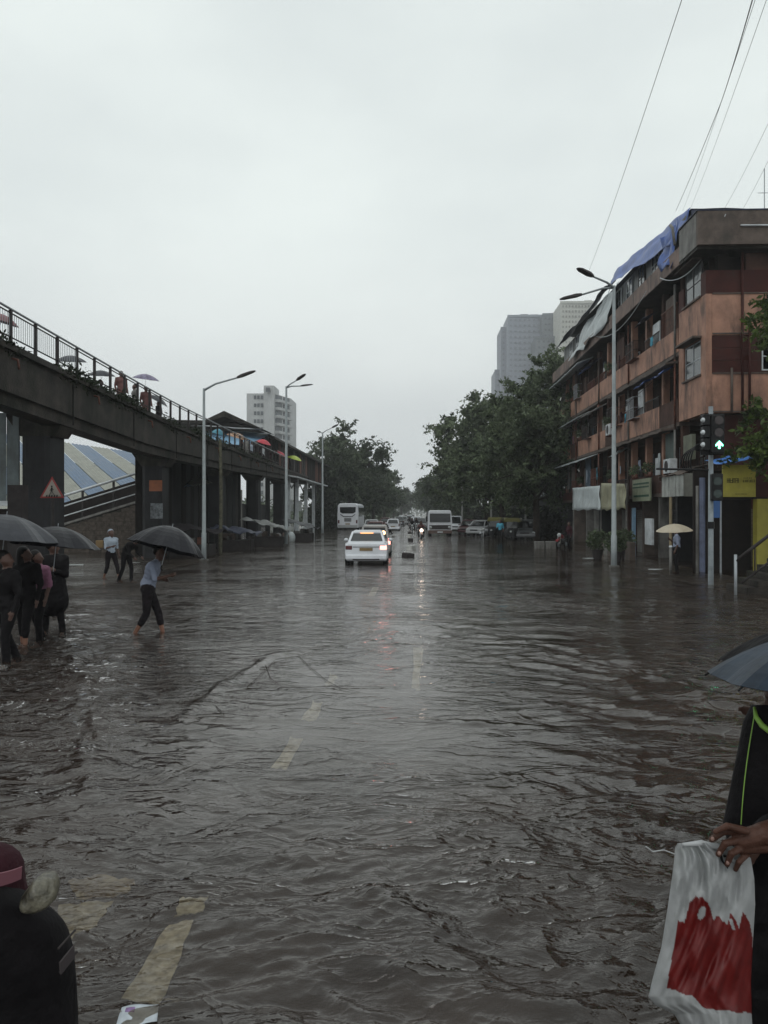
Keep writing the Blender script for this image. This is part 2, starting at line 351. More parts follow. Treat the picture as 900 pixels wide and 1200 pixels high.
def water():
    pys = np.concatenate([np.linspace(1290, 800, 330), np.linspace(798, 640, 150), np.linspace(639, 608, 40)])
    ys = CAMZ*F/(pys-600)
    ys = np.concatenate([[-60, -20, -8, -3, 0, 1.2, 2.0], ys, [300, 420, 700, 1400]])
    r = np.linspace(-.62, .62, 480); r = np.concatenate([[-30, -8, -3, -1.5, -1, -.8], r, [.8, 1, 1.5, 3, 8, 30]])
    Y, Rr = np.meshgrid(ys, r, indexing='ij'); X = Rr*(np.maximum(Y, 0)+1.2)
    dy = np.gradient(ys)[:, None]*np.ones_like(X)
    H = np.zeros_like(X); rng = np.random.default_rng(3)
    wx = X + .35*np.sin(.9*Y+.6*X+1) + .2*np.sin(2.1*Y-1.3*X); wy = Y + .30*np.sin(1.1*X+.4*Y) + .16*np.sin(2.7*X-.7*Y+2)
    # patches of rougher water: to the sides and near; calm tongue in the middle
    calm = np.exp(-((X+.2)/1.9)**2 - ((Y-8.3)/3.2)**2)
    core = np.exp(-(X/(1.5+.10*np.abs(Y)))**2)*np.clip((Y-6)/4, 0, 1)
    env = (1-.6*core)*(1+.45*np.exp(-np.abs(Y)/6))*np.clip(.75 + .35*np.sin(.7*X+.5*np.sin(.6*Y)) + .3*np.sin(.55*Y+.8*X), .25, 1.4)*(1-.8*calm)
    for i in range(110):
        lam = .085*(1.1/.085)**(rng.random()**1.15)
        th = rng.normal(0, .62) + (.25 if lam > .6 else -.1); k = 2*PI/lam
        ph = rng.random()*2*PI
        fade = np.clip((lam/(np.abs(dy)+1e-3)-2.2)/3, 0, 1)
        s = np.sin(k*(wx*math.sin(th)+wy*math.cos(th))+ph)
        H += .0024*lam**.8*fade*(np.exp(1.1*s)-1.33)*.75*env*(1+ .6*np.sin(.35*k*(wx*math.cos(th)-wy*math.sin(th))+ph*3))
    # long standing crests where the flow piles up
    def crest(pts, amp, w):
        nonlocal H
        P = [np.array(G(a, b))[:2] for a, b in pts]
        for a, b in zip(P[:-1], P[1:]):
            d = b-a; L2 = (d**2).sum(); t = ((X-a[0])*d[0]+(Y-a[1])*d[1])/L2; tc = np.clip(t, 0, 1)
            nx = X-(a[0]+tc*d[0]); ny = Y-(a[1]+tc*d[1]); dd = np.hypot(nx, ny) + .03*np.sin(3*X+2*Y)+.015*np.sin(9*X); dd = dd+.02*np.sin(23*X+5*Y)
            H = H + .9*amp*np.exp(-(dd/(w*.6))**2)*(.5+.5*np.sin(2.2*X+1.1)*.8+.3)*.5
    crest([(200, 850), (270, 800), (320, 768), (400, 757), (470, 742), (560, 725)], .035, .13)
    crest([(240, 842), (420, 843), (560, 848), (700, 855)], .028, .09)
    crest([(260, 806), (400, 806), (640, 800)], .018, .08)
    crest([(215, 905), (420, 915), (640, 908)], .022, .09)
    crest([(90, 770), (110, 830), (100, 930)], .03, .12)
    crest([(330, 1035), (460, 1050), (620, 1010), (690, 980)], .02, .1)
    crest([(0, 960), (120, 1000), (190, 965)], .025, .1)
    crest([(620, 800), (720, 830), (850, 850)], .03, .12)
    # ring waves round the walkers' legs
    for px, py in ((162, 738), (190, 738), (38, 755), (68, 738), (8, 772)):
        q = G(px, py); rr = np.hypot(X-q.x, Y-q.y); H += .012*np.sin(rr*2*PI/.22)*np.exp(-rr/.45)*np.clip((.22/(np.abs(dy)+1e-3)-2)/3, 0, 1)
    V = np.stack([X, Y, H], -1).reshape(-1, 3); nr, nc = X.shape
    I = np.arange(nr*nc).reshape(nr, nc)
    Fq = np.stack([I[:-1, :-1], I[:-1, 1:], I[1:, 1:], I[1:, :-1]], -1).reshape(-1, 4)
    o = np_mesh('water', V, Fq, watermat(), smooth=True)
    chop = (.44+.75*np.clip((np.abs(X-.4)-1.6-.12*Y)/(2+.1*Y), 0, 1))*(1-.55*calm)
    chop *= 1+.35*np.exp(-((Y-3.5)/3)**2)
    chop *= np.where(Y > 14, np.clip(1.05-.006*(Y-14), .6, 1), 1)
    fr_ = np.clip((Y-11)/14, 0, 1); at_ = o.data.attributes.new('far', 'FLOAT', 'POINT'); at_.data.foreach_set('value', fr_.astype(np.float32).ravel())
    at_ = o.data.attributes.new('chop', 'FLOAT', 'POINT'); at_.data.foreach_set('value', chop.astype(np.float32).ravel()); tag(o, kind='structure')
water()

# ================================================================== HAZE
hz = M(); hz.box(-420, 420, -60, 1100, -2, 140); h = hz.build('haze', [])
h['kind'] = 'stuff'
hm = bpy.data.materials.new('haze_air'); hm.use_nodes = True; t = hm.node_tree; t.nodes.clear()
pv = t.nodes.new('ShaderNodeVolumePrincipled'); pv.inputs['Color'].default_value = (.97, .985, 1, 1); pv.inputs['Density'].default_value = .0006; pv.inputs['Anisotropy'].default_value = .3
om = t.nodes.new('ShaderNodeOutputMaterial'); t.links.new(pv.outputs[0], om.inputs['Volume']); h.data.materials.clear(); h.data.materials.append(hm)

def bush(name, label, c, R, n, m, leaf=.08, cat='plant', squash=1., parent=None, seed=1):
    r = np.random.default_rng(seed); d = r.normal(size=(n, 3)); d /= np.linalg.norm(d, axis=1)[:, None]
    rad = R*r.random(n)**.4; P = d*rad[:, None]*np.array([1, 1, squash])+np.array(c)
    V, Fq = leaves(P, leaf, r)
    o = np_mesh(name, V, Fq, m, parent)
    if label: tag(o, label, cat)
    return o
def leaves(P, size, r, droop=.3):
    n = len(P); a = r.normal(size=(n, 3)); a[:, 2] -= droop; a /= np.linalg.norm(a, axis=1)[:, None]
    b = np.cross(a, r.normal(size=(n, 3))); b /= np.linalg.norm(b, axis=1)[:, None]
    s = size*(.6+.8*r.random(n))[:, None]; c = np.cross(a, b)
    V = np.stack([P-a*s, P+b*s*.42+c*s*.12, P+a*s, P-b*s*.42+c*s*.12], 1).reshape(-1, 3)
    I = np.arange(n*4).reshape(n, 4); return V, I

# ================================================================== OLD APARTMENT BUILDING (right)
BX, BY0, BY1, BXR = 11.1, 30.5, 61.0, 24.0
bld = thing('apartment_building', 'orange and maroon four storey building with stained balconies on the right corner', 'building', (BX, BY0, 0), world=True)
Zs = [0, 2.95, 5.9, 8.88, 12.2]
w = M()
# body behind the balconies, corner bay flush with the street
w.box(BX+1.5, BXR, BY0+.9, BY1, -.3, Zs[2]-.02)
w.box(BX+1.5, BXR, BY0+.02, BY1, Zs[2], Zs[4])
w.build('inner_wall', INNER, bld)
BAY = 33.6
def band(y0, y1, x0, z0, z1, m, nm='wall', y=None):
    k = M(); k.box(x0, x0+.22, y0, y1, z0, z1); return k.build(nm, m, bld)
# street side corner bay (solid, with one window per floor)
for f, (z0, z1, m) in enumerate(((5.9, 7.4, ORANGE), (8.88, 10.45, ORANGE))):
    band(BY0, BAY, BX, z0, z1, m)
for z0, z1 in ((7.4, 8.88), (10.45, 11.35)):
    for ya, yb in ((BY0, BY0+.55), (BAY-.6, BAY)):
        k = M(); k.box(BX, BX+.22, ya, yb, z0, z1); k.build('wall_pier', ORANGE if z0 < 9 else MAROON, bld)
k = M(); k.box(BX+.5, BX+.9, BY0+.1, BAY, 11.35, 12.2); k.box(BX+.5, BX+.9, BY0+.1, BAY, 10.45, 11.35); k.build('wall', DARKIN, bld)  # near black colour carries the shade under the projecting roof slab
def window(x, y0, y1, z0, z1, n=2, m=STEEL, axis='x', p=None):
    p = p or bld
    k = M()
    A = (lambda a, b, c, d, e1, e2: k.box(a, b, c, d, e1, e2)) if axis == 'x' else (lambda a, b, c, d, e1, e2: k.box(c, d, a, b, e1, e2))
    t = .05
    A(x, x+.06, y0, y1, z0, z0+t); A(x, x+.06, y0, y1, z1-t, z1)
    for i in range(n+1):
        yy = y0+(y1-y0-t)*i/n; A(x, x+.06, yy, yy+t, z0+t, z1-t)
    A(x+.01, x+.05, y0+t, y1-t, (z0+z1)/2-.02, (z0+z1)/2+.02)
    fr = k.build('window', m, p)
    k = M()
    if axis == 'x': k.box(x+.02, x+.035, y0+t, y1-t, z0+t, z1-t)
    else: k.box(y0+t, y1-t, x+.02, x+.035, z0+t, z1-t)
    g = M(); off = ROOT_OFF[p.name] if p.get('_w') else None
    g = k.build('pane', WINGL, fr, off=off); return fr
window(BX+.05, BY0+.6, BAY-.65, 7.45, 8.83, 2)
window(BX+.05, BY0+.6, BAY-.65, 10.5, 11.9, 2, RAIL)
# end wall facing the camera
k = M(); k.box(BX+.23, BXR, BY0, BY0+.22, 5.9, 7.4); k.build('end_wall', ORANGE, bld)
k = M(); k.box(BX+.23, BXR, BY0, BY0+.22, 8.86, 10.45); k.build('end_wall', ORANGE, bld)
k = M()
for i in range(3):                                   # maroon courses with thin pale joints
    k.box(BX+.02, BX+2.05, BY0+.01, BY0+.24, 7.41+i*.485, 7.41+i*.485+.465)
    k.box(BX+3.2, BXR, BY0+.01, BY0+.24, 7.41+i*.485, 7.41+i*.485+.465)
k.build('maroon_wall', MAROON, bld)
k = M(); k.box(BX+.03, BXR, BY0+.03, BY0+.2, 7.40, 8.86); k.build('joint_backing', BROWNC, bld)
window(BY0+.0, BX+2.1, BX+3.15, 7.5, 8.6, 2, PALE, 'y')
k = M(); k.box(BX+.03, BXR, BY0+.01, BY0+.24, 10.46, 11.35); k.build('maroon_wall', MAROON, bld)
k = M(); k.box(BX+.3, BXR, BY0+.5, BY0+.6, 11.35, 12.2); k.build('end_wall', DARKIN, bld)  # recess painted near black for the shade of the parapet overhang
k = M(); k.box(BX+.9, BXR, BY0+.75, BY0+.92, -.3, 5.9); k.build('maroon_wall', MAROON, bld)
# roof parapet standing proud of the wall
k = M(); k.box(BX+.0, BXR, BY0-.7, BY0-.5, 12.1, 13.36); k.box(BX-.55, BX, BY0-.7, BY0-.5, 12.1, 13.36); k.build('roof_parapet', BROWNC, bld)
k = M(); k.box(BX-.55, BX-.35, BY0-.49, BY0+1.4, 12.1, 13.34); k.build('roof_parapet', GREYC, bld)
k = M(); k.box(BX-.5, BXR, BY0-.49, BY0+1.0, 12.0, 12.16); k.box(BX-.52, BX+1.6, BY0+1.01, BY1, 12.0, 12.15); k.build('roof_slab', DARKC, bld)
k = M(); k.box(BX-.6, BX-.5, BY0-.72, BXR*0+BY0+1.4, 13.36, 13.41); k.box(BX-.5, BXR, BY0-.72, BY0-.4, 13.36, 13.41); k.build('blue_coping', DARKTARP, bld)
# street side roof edge, low pinkish parapet
k = M(); k.box(BX-.54, BX-.40, BY0+1.42, BY1, 12.02, 12.75)
k.build('roof_parapet', mat('pinkish_stained_plaster', (.17, .115, .095), .75, var=.3, scale=1.5, streak=.9, bump=.01), bld)
# balcony slabs, parapets, pillars
rr = random.Random(5)
for f in (1, 2, 3):
    z = Zs[f]; y0 = BAY if f > 1 else BY0+1.0
    k = M(); k.box(BX+.0, BX+1.6, y0+.003, BY1, z-.16, z+.0); k.build('balcony_slab', BROWNC, bld)
    # parapet panels between pillars
    ys = np.arange(BAY+.05, BY1, 2.55)
    for i, yy in enumerate(ys):
        h = 1.0 if f > 1 else (.85 if i % 3 else .55)
        e = min(yy+2.55, BY1)
        k = M(); k.box(BX-.02, BX+.12, yy+.003, e-.003, z+.002, z+h); 
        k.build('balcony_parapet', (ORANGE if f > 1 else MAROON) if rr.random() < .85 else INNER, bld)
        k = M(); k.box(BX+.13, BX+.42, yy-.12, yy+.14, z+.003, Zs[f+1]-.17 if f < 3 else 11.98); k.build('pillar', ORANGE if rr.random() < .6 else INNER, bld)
        # interior openings: door / window on the back wall
        window(BX+1.38, yy+.5, yy+1.5, z+.9, z+2.2, 2, rr.choice([RAIL, STEEL, RUST]))
        # grille or rail above the parapet
        if rr.random() < .6:
            k = M(); zt = z+h+rr.choice([.35, .5, 1.15]); 
            k.box(BX+.0, BX+.04, yy+.15, e-.15, zt-.04, zt)
            for q in np.arange(yy+.2, e-.2, .17): k.box(BX+.0, BX+.025, q, q+.025, z+h, zt-.04)
            k.build('balcony_grille', rr.choice([RAIL, RUST, RAIL]), bld)
        if rr.random() < .5:                              # boxed in part
            k = M(); k.box(BX+.05, BX+.10, yy+.2, yy+.2+rr.uniform(.6, 1.1), z+h+.01, z+h+rr.uniform(.7, 1.3)); k.build('shutter_panel', rr.choice([GREYC, INNER, PALE, WINGL, BROWNC]), bld)
# sloping sunshades
def shade(y0, y1, z, m, out=.75, th=.07, drop=.3):
    k = M(); n = max(2, int((y1-y0)/.45)); 
    for i in range(n):
        a = y0+(y1-y0)*i/n; b = y0+(y1-y0)*(i+1)/n-.01
        j = rr.uniform(-.03, .03)
        k.add([(BX-out, a, z-drop+j), (BX-out, b, z-drop+j), (BX+.1, b, z), (BX+.1, a, z), (BX-out, a, z-drop-th+j), (BX-out, b, z-drop-th+j), (BX+.1, b, z-th), (BX+.1, a, z-th)],
              [(0, 1, 2, 3), (7, 6, 5, 4), (0, 4, 5, 1), (1, 5, 6, 2), (2, 6, 7, 3), (3, 7, 4, 0)])
    return k.build('sunshade', m, bld)
shade(BAY+.2, 44, 8.55, BROWNC, .5, .09, .12); shade(46.5, 53, 8.5, GREYC, .5)
shade(BAY+.4, 47, 5.75, BROWNC, .6, .1, .12); shade(48, 60, 5.7, WHITETARP, .8, .04, .35); shade(51, 60, 8.6, WHITETARP, .7, .04, .4); shade(50, 60.5, 11.9, WHITETARP, .9, .04, .4)
# rooftop shed storey with tarpaulin roof
k = M(); k.box(BX+.15, BX+5, BAY-.4, BY1-1, 12.17, 14.45); k.build('rooftop_wall', mat('pale_roof_wall', (.20, .21, .21), .7, var=.3, scale=1.2, streak=.9), bld)
for i, yy in enumerate(np.arange(BAY+.8, BY1-3, 2.2)):
    window(BX+.06, yy, yy+1.1, 13.0, 14.3, 2, [STEEL, PALE, RAIL][i % 3])
def tarp(name, P00, P01, P10, P11, m, parent=None, nu=24, nv=10, amp=.06, label=None, seed=1, solid=.01):
    r = np.random.default_rng(seed); k = M(); P = [Vector(p) for p in (P00, P01, P10, P11)]
    N = (P[1]-P[0]).cross(P[2]-P[0]).normalized(); ph = r.random(8)*7; off = ROOT_OFF.get(parent.name) if parent is not None and parent.get('_w') else None
    for j in range(nv+1):
        for i in range(nu+1):
            u, v = i/nu, j/nv
            p = (P[0]*(1-u)+P[1]*u)*(1-v)+(P[2]*(1-u)+P[3]*u)*v
            hgt = math.sin(u*23+ph[0]+v*3)*.35+math.sin(u*11+ph[1]-v*6)*.5+math.sin(v*9+ph[2]+u*5)*.4+math.sin(u*51+v*17+ph[3])*.15
            hgt -= .8*math.sin(PI*u)*math.sin(PI*v)
            p = p+N*amp*hgt
            if j == nv: p = p + (P[2]-P[0]).normalized()*amp*1.2*math.sin(u*17+ph[4])
            k.v.append(tuple(p))
    for j in range(nv):
        for i in range(nu):
            a = j*(nu+1)+i; k.f.append((a, a+1, a+nu+2, a+nu+1)); k.mi.append(0)
    return k.build(name, m, parent, smooth=True, solid=solid)
tarp('blue_tarpaulin_roof', (BX+.3, BAY-.6, 14.7), (BX+.1, 44.0, 15.65), (BX-.42, BAY-.4, 13.3), (BX-.50, 43.4, 14.5), BLUETARP, bld, 40, 12, amp=.07)
tarp('blue_tarpaulin_roof', (BX+.3, BAY-.6, 14.66), (BX+5, BAY-.6, 14.5), (BX+.3, BAY-.65, 13.6), (BX+5, BAY-.65, 13.6), DARKTARP, bld, amp=.05)
tarp('dark_roof_sheet', (BX+.5, 45.2, 15.6), (BX+.5, 60.0, 15.4), (BX-.5, 45.2, 14.7), (BX-.6, 60.4, 14.3), DARKTARP, bld, amp=.10)
tarp('dark_roof_sheet', (BX+.3, BAY-.6, 14.68), (BX+.4, 60, 15.4), (BX+5, BAY-.6, 14.5), (BX+5, 60, 15), DARKTARP, bld, amp=.04)
tarp('white_plastic_sheet', (BX-.05, 43.0, 14.6), (BX-.1, 51.5, 14.3), (BX-.75, 43.3, 12.4), (BX-.75, 53.0, 12.25), WHITETARP, bld, amp=.12, seed=4)
tarp('blue_plastic_sheet', (BX-.3, BAY-.9, 14.2), (BX-.35, BAY+1.0, 14.0), (BX-.62, BAY-.9, 12.2), (BX-.62, BAY+.8, 12.6), BLUETARP, bld, 10, 8, .12, seed=6)
k = M()                                                # hanging laundry and clutter on balconies
for i in range(26):
    yy = rr.uniform(BAY+.5, 58); f = rr.choice([1, 2, 3]); z = Zs[f]+rr.uniform(1.1, 1.6)
    k = M(); wd_ = rr.uniform(.25, .55); hh = rr.uniform(.4, .8); x = BX+rr.uniform(-.25, .3)
    tarp('laundry', (x, yy, z+hh*.5), (x+.03, yy+wd_, z+hh*.5), (x-.02, yy, z-hh*.5), (x+.04, yy+wd_, z-hh*.5),
         rr.choice([CLWHITE, CLBLUE, CLPINK, CLTEAL, GREYC, CLMAR, WHITETARP]), bld, 5, 5, .03, seed=i)
# drain pipes, drip cable, tube lamp
for x, z0, z1 in ((BX+1.35, 5.95, 12.0), (BX+1.62, 5.95, 9.2), (BX+.95, 5.9, 7.6)):
    k = M(); k.tube([(x, BY0-.06, z0), (x, BY0-.06, z1)], .05, 8); k.build('drain_pipe', MAROON if x > 12.3 else BROWNC, bld, smooth=True)
k = M(); k.tube([(BX-.62, 32.2, 12.9), (BX-.62, 32.5, 13.7), (BX-.58, 32.9, 13.95), (BX-.5, 33.1, 14.0)], .06, 8); k.build('drain_pipe', GREYC, bld, smooth=True)
k = M(); k.tube([(BX+1.0, BY0-.76, 12.78), (BX+4.0, BY0-.76, 12.74)], .035, 8); k.build('tube_lamp', PALE, bld, smooth=True)
def cable(name, pts, r, m, sag=0, label=None, parent=None, n=20, cat='cable', group=None):
    P = [Vector(p) for p in pts]; out = []
    for i in range(len(P)-1):
        for j in range(n):
            t = j/n; p = P[i].lerp(P[i+1], t); p.z -= sag*4*t*(1-t); out.append(p)
    out.append(P[-1]); k = M(); k.tube(out, r, 6)
    o = k.build(name, m, parent, smooth=True)
    if label: tag(o, label, cat, group)
    return o
cable('loose_cable', [(BX-.65, BAY+.4, 12.1), (BX+.45, BY0-.75, 13.2)], .02, PALE, .9, parent=bld)
cable('loose_cable', [(BX-.66, 46, 12.3), (BX-.66, 36, 12.1)], .015, PALE, .7, parent=bld)
cable('loose_cable', [(BX-.66, 42.5, 14.2), (BX-.60, 46.5, 13.4)], .015, PALE, .3, parent=bld)
cable('loose_cable', [(BX-.2, 58, 8), (BX-.4, 36, 8.0)], .012, RAIL, .6, parent=bld)
rq = random.Random(21)
for f in (1, 2, 3):
    z = Zs[f]
    for i in range(10):
        y = BAY+.4+i*2.6+rq.uniform(0, .8); hb = 1.0 if f > 1 else .8
        t_ = rq.random()
        if t_ < .35:                                     # projecting window cage
            k = M(); w2 = rq.uniform(.9, 1.5); z0 = z+hb-.15; z1 = z0+rq.uniform(.8, 1.1); o_ = rq.uniform(.25, .4)
            for a_ in np.arange(0, w2+.01, .15): k.box(BX-o_, BX-o_+.02, y+a_, y+a_+.02, z0, z1)
            for zz in (z0, (z0+z1)/2, z1): k.box(BX-o_-.01, BX-o_, y, y+w2+.02, zz, zz+.025); k.box(BX-o_, BX, y, y+.02, zz, zz+.025); k.box(BX-o_, BX, y+w2, y+w2+.02, zz, zz+.025)
            k.build('window_cage', rq.choice([RAIL, RUST, STEEL]), bld)
            k = M(); k.box(BX-o_, BX-.03, y+.02, y+w2, z0-.02, z0-.0); k.build('cage_floor', RUST, bld)
        elif t_ < .6:
            tarp('small_awning', (BX+.1, y, z+2.55), (BX+.1, y+1.5, z+2.55), (BX-.55, y-.05, z+2.2), (BX-.5, y+1.55, z+2.15), rq.choice([WHITETARP, BLUETARP, DARKTARP, BROWNC, GREYC]), bld, 8, 5, .05, seed=i+f*20)
        elif t_ < .8:
            k = M(); k.box(BX+.02, BX+.06, y, y+rq.uniform(.8, 1.6), z+hb+.002, z+2.6); k.build('infill_panel', rq.choice([GREYC, INNER, BROWNC, mat('infill_green', (.06, .09, .08), .6, streak=.6), mat('infill_blue', (.07, .11, .16), .6, streak=.6)]), bld)
        else:
            for j_ in range(3):
                k = M(); k.ell((BX-.1, y+j_*.3, z+hb+.12), (.1, .1, .13), 8, 6); k.build('flower_pot', RUST, bld); 
            bush('balcony_plant', None, (-.1, y+.3-BY0, z+hb+.42), .32, 160, LEAF_R, .08, parent=bld, seed=i+f)
    for y in (BAY+.3, 41.2, 47.8, 54.5):
        k = M(); k.tube([(BX-.07, y, z-.3), (BX-.07, y, z+2.9)], .045, 7); k.build('drain_pipe', rq.choice([BROWNC, GREYC, RUST]), bld, smooth=True)
for z0 in (8.9, 11.95):                                  # window hoods and sills on the corner bay
    k = M(); k.box(BX-.35, BX, BY0+.45, BAY-.5, z0-.02, z0+.05); k.build('window_hood', BROWNC, bld)
    k = M(); k.box(BX-.08, BX, BY0+.5, BAY-.55, z0-1.5, z0-1.43); k.build('window_sill', BROWNC, bld)
for z0 in (5.92, 7.38, 8.9, 10.43):
    k = M(); k.box(BX+.24, BXR, BY0-.04, BY0, z0, z0+.05); k.build('string_course', BROWNC, bld)
# antenna on the roof
ant = thing('roof_antenna', 'thin mast antenna on the parapet of the orange building', 'antenna', (13.6, 31.2, 13.6))
k = M(); k.tube([(0, 0, 0), (0, 0, 1.9)], .018, 6); k.build('mast', STEEL, ant)
k = M(); k.tube([(-.25, 0, .95), (.25, 0, .95)], .012, 5); k.build('crossbar', STEEL, ant)

# ------------------------------------------------------------------ shops at street level (right)
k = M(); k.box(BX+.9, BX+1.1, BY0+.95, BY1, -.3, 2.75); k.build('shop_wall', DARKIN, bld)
ys = [31.6, 34.2, 36.6, 39.2, 42, 45, 48.4, 52, 56, 60.8]
for i, (a, b) in enumerate(zip(ys[:-1], ys[1:])):
    k = M(); k.box(BX+.1, BX+.9, a-.12, a+.12, -.3, 2.78); k.build('shop_pier', rr.choice([GREYC, BROWNC, COLC, MAROON]), bld)
    if i in (1, 3, 4, 6, 8):
        k = M()                                          # ribbed rolling shutter
        for z in np.arange(-.1, 2.2, .11): k.box(BX+.55, BX+.60+(.02 if int(z*9) % 2 else 0), a+.15, b-.15, z, z+.10)
        k.build('rolling_shutter', rr.choice([GREYC, BROWNC, COLC]), bld)
    else:
        k = M(); k.box(BX+.6, BX+.66, a+.2, (a+b)/2, -.1, 2.1); k.build('door', rr.choice([BLUEP, GREYC, BROWNC]), bld)
tarp('shop_awning', PX(703, 570, 10.2)+Vector((0, 0, .05)), PX(671, 572, 10.2), PX(703, 597, 10.0), PX(671, 598, 10.0), WHITETARP, None, 14, 8, .04, seed=11)
tag(bpy.data.objects['shop_awning'], 'white tarpaulin banner hung over shops left of the tall lamp post', 'tarpaulin')
o = tarp('shop_awning', PX(733, 567, 10.2), PX(704, 566, 10.2), PX(733, 596, 10.1), PX(704, 598, 10.1), BEIGETARP, None, 14, 8, .05, seed=12)
tag(o, 'beige creased tarpaulin hung behind the tall lamp post', 'tarpaulin')
for px, X in ((671.5, 10.25), (703.5, 10.25), (733.5, 10.25)):
    p = PX(px, 600, X); k = M(); k.box(p.x, p.x+.07, p.y, p.y+.07, -.3, 3.5)
    tag(k.build('awning_post', GREYC), {671.5: 'grey post under the left edge of the white tarpaulin', 703.5: 'grey post between the white and the beige tarpaulin', 733.5: 'grey post under the right edge of the beige tarpaulin'}[px], 'post')
# hanging signboard with faded green lettering
p0, p1 = PX(743.5, 556, 10.9), PX(764, 583, 10.9)
sg = thing('shop_sign', 'grey green signboard with faded lines of lettering above the shops', 'sign', (10.9, p1.y, 0), world=True)
k = M(); k.box(10.8, 10.88, p1.y, p0.y, 2.62, 3.68); k.build('board', mat('sign_grey_green', (.20, .22, .15), .6, var=.2, streak=.3), sg)
k = M()
for z, s_ in ((3.42, .08), (3.26, .07), (2.82, .10)):
    yy = p1.y+.15
    while yy < p0.y-.2:
        l = rr.uniform(.06, .2); k.box(10.79, 10.80, yy, yy+l, z, z+s_); yy += l+.04
tag(k.build('lettering', mat('sign_green_ink', (.03, .07, .05), .6), sg), kind='stuff')
# white box awning, sheet-metal
aw = thing('box_awning', 'white ribbed metal awning over the open shop beside the traffic light', 'awning', (10.2, 32.5, 0), world=True)
a0 = PX(775, 580, 10.3); a1 = PX(800, 580, 10.3)
k = M()
n = 12
for i in range(n):
    ya = a1.y+(a0.y-a1.y)*i/n; k.box(10.3+(i % 2)*.02, 10.34+(i % 2)*.02, ya, ya+(a0.y-a1.y)/n-.004, 2.72, 3.55)
k.build('front_panel', mat('dirty_white_sheet', (.34, .35, .33), .6, var=.2, streak=.5), aw)
k = M(); k.box(10.35, 11.9, a1.y-.04, a1.y, 2.7, 3.6); k.build('side_panel', mat('dirty_grey_sheet', (.15, .15, .13), .6, var=.2, streak=.6), aw)
tarp('top_sheet', (10.25, a1.y-.1, 3.6), (10.2, a0.y+.1, 3.55), (11.9, a1.y, 4.1), (11.9, a0.y, 4.0), BROWNC, aw, 10, 6, .06)
# air conditioners and satellite-dish like clutter on the first floor
def ac(y, z, lab):
    a = thing('air_conditioner', lab, 'air conditioner', (BX-.35, y, z))
    k = M(); k.box(0, .34, -.42, .42, 0, .62); k.build('casing', PALE, a, bevel=.02)
    k = M(); k.tube([(-.012, 0, .31), (.0, 0, .31)], .24, 16)
    k.build('fan_grille', RAIL, a)
    k = M(); k.box(.0, .4, -.38, -.34, -.06, 0); k.box(.0, .4, .34, .38, -.06, 0); k.build('bracket', RUST, a)
ac(PX(782, 540, 10.8).y, 3.75, 'dirty white air conditioner on the facade above the metal awning')
ac(44.5, 6.4, 'air conditioner on the middle balcony beside the lamp post')
k = M()
# corner clutter: coiled dark cable bundles
for i in range(5):
    k.tube([(10.9+math.cos(t)*(.5-.05*i), 31.2-i*.12+.1*math.sin(t*2), 4.1+math.sin(t)*(.45+.04*i)) for t in np.linspace(0, 2*PI*.93, 22)], .03, 6)
tag(k.build('cable_coil', BLACK), 'coiled black cables hung on the corner of the building', 'cable coil')
k = M(); k.box(10.95, 11.1, 31.6, 32.6, 4.2, 5.2); tag(k.build('meter_board', mat('meter_olive', (.12, .13, .09), .6, var=.3, streak=.4)), 'olive grey board on the first floor near the corner', 'board')
# open shop: brick like stack and shop interior stuff right of umbrella man
k = M()
for j in range(14):
    for i in range(7):
        k.box(11.6+i*.21, 11.79+i*.21, 30.9, 31.0, j*.16, j*.16+.145)
st = k.build('block_wall', mat('tan_blocks', (.13, .105, .07), .8, var=.3)); tag(st, 'tan block wall beside the open shop behind the traffic light', 'wall')
# low planter wall & pots beneath lamp
pl = thing('planter_wall', 'low grey masonry wall in front of the shuttered shops', 'wall', (9.6, 36, 0), world=True)
for i in range(9):
    k = M(); k.box(9.3, 9.55, 34.5+i*.8, 35.28+i*.8, -.3, .78+.03*(i % 3)); k.build('block', GREYC if i % 2 else BROWNC, pl, bevel=.02)
for i, (px, py, lab) in enumerate(((700, 655, 'dark potted plant at the foot of the tall lamp post'), (722, 658, 'second dark potted plant right of the tall lamp post'), (733, 655, 'potted plant nearest the blue post by the shops'))):
    q = G(px, py); po = thing('potted_plant', lab, 'plant', q)
    k = M(); k.tube([(0, 0, -.2), (0, 0, .1), (0, 0, .38), (0, 0, .42)], [.16, .2, .27, .28], 14); k.build('pot', RAIL, po, smooth=True)
    bush('foliage', None, (0, 0, .85), .5, 500, LEAF_R, .09, parent=po, seed=i)
k = M(); q = PX(742, 600, 10.6); k.box(10.55, 10.7, q.y-.1, q.y+.1, -.3, 2.3); tag(k.build('blue_post', mat('pale_blue_paint', (.16, .27, .38), .5, var=.2, streak=.5)), 'pale blue upright panel between the shop doors', 'post')
k = M(); q = PX(760, 600, 10.7); k.box(10.7, 10.8, q.y-.5, q.y+.6, .6, 1.8); tag(k.build('leaning_board', PALE), 'pale board standing in the doorway left of the cream umbrella', 'board')
k = M(); q = PX(786, 600, 10.2); k.tube([(10.2, q.y, -.3), (10.2, q.y, 2.7)], .06); tag(k.build('awning_pole', mat('tan_pole', (.25, .2, .12), .6)), 'tan pole holding up the white metal awning', 'post')
k = M(); q = W(817, 600, 27); k.tube([(q.x, q.y, -.3), (q.x, q.y, 3.0)], .05); tag(k.build('awning_pole', GREYC), 'grey pole just left of the traffic light', 'post')
k = M(); q = W(823, 600, 27.5); k.tube([(q.x, q.y, -.3), (q.x, q.y, 3.3)], .1); tag(k.build('drain_stack', mat('blue_grey_pipe', (.10, .12, .19), .6, var=.3)), 'thick blue grey pipe behind the traffic light pole', 'pipe')

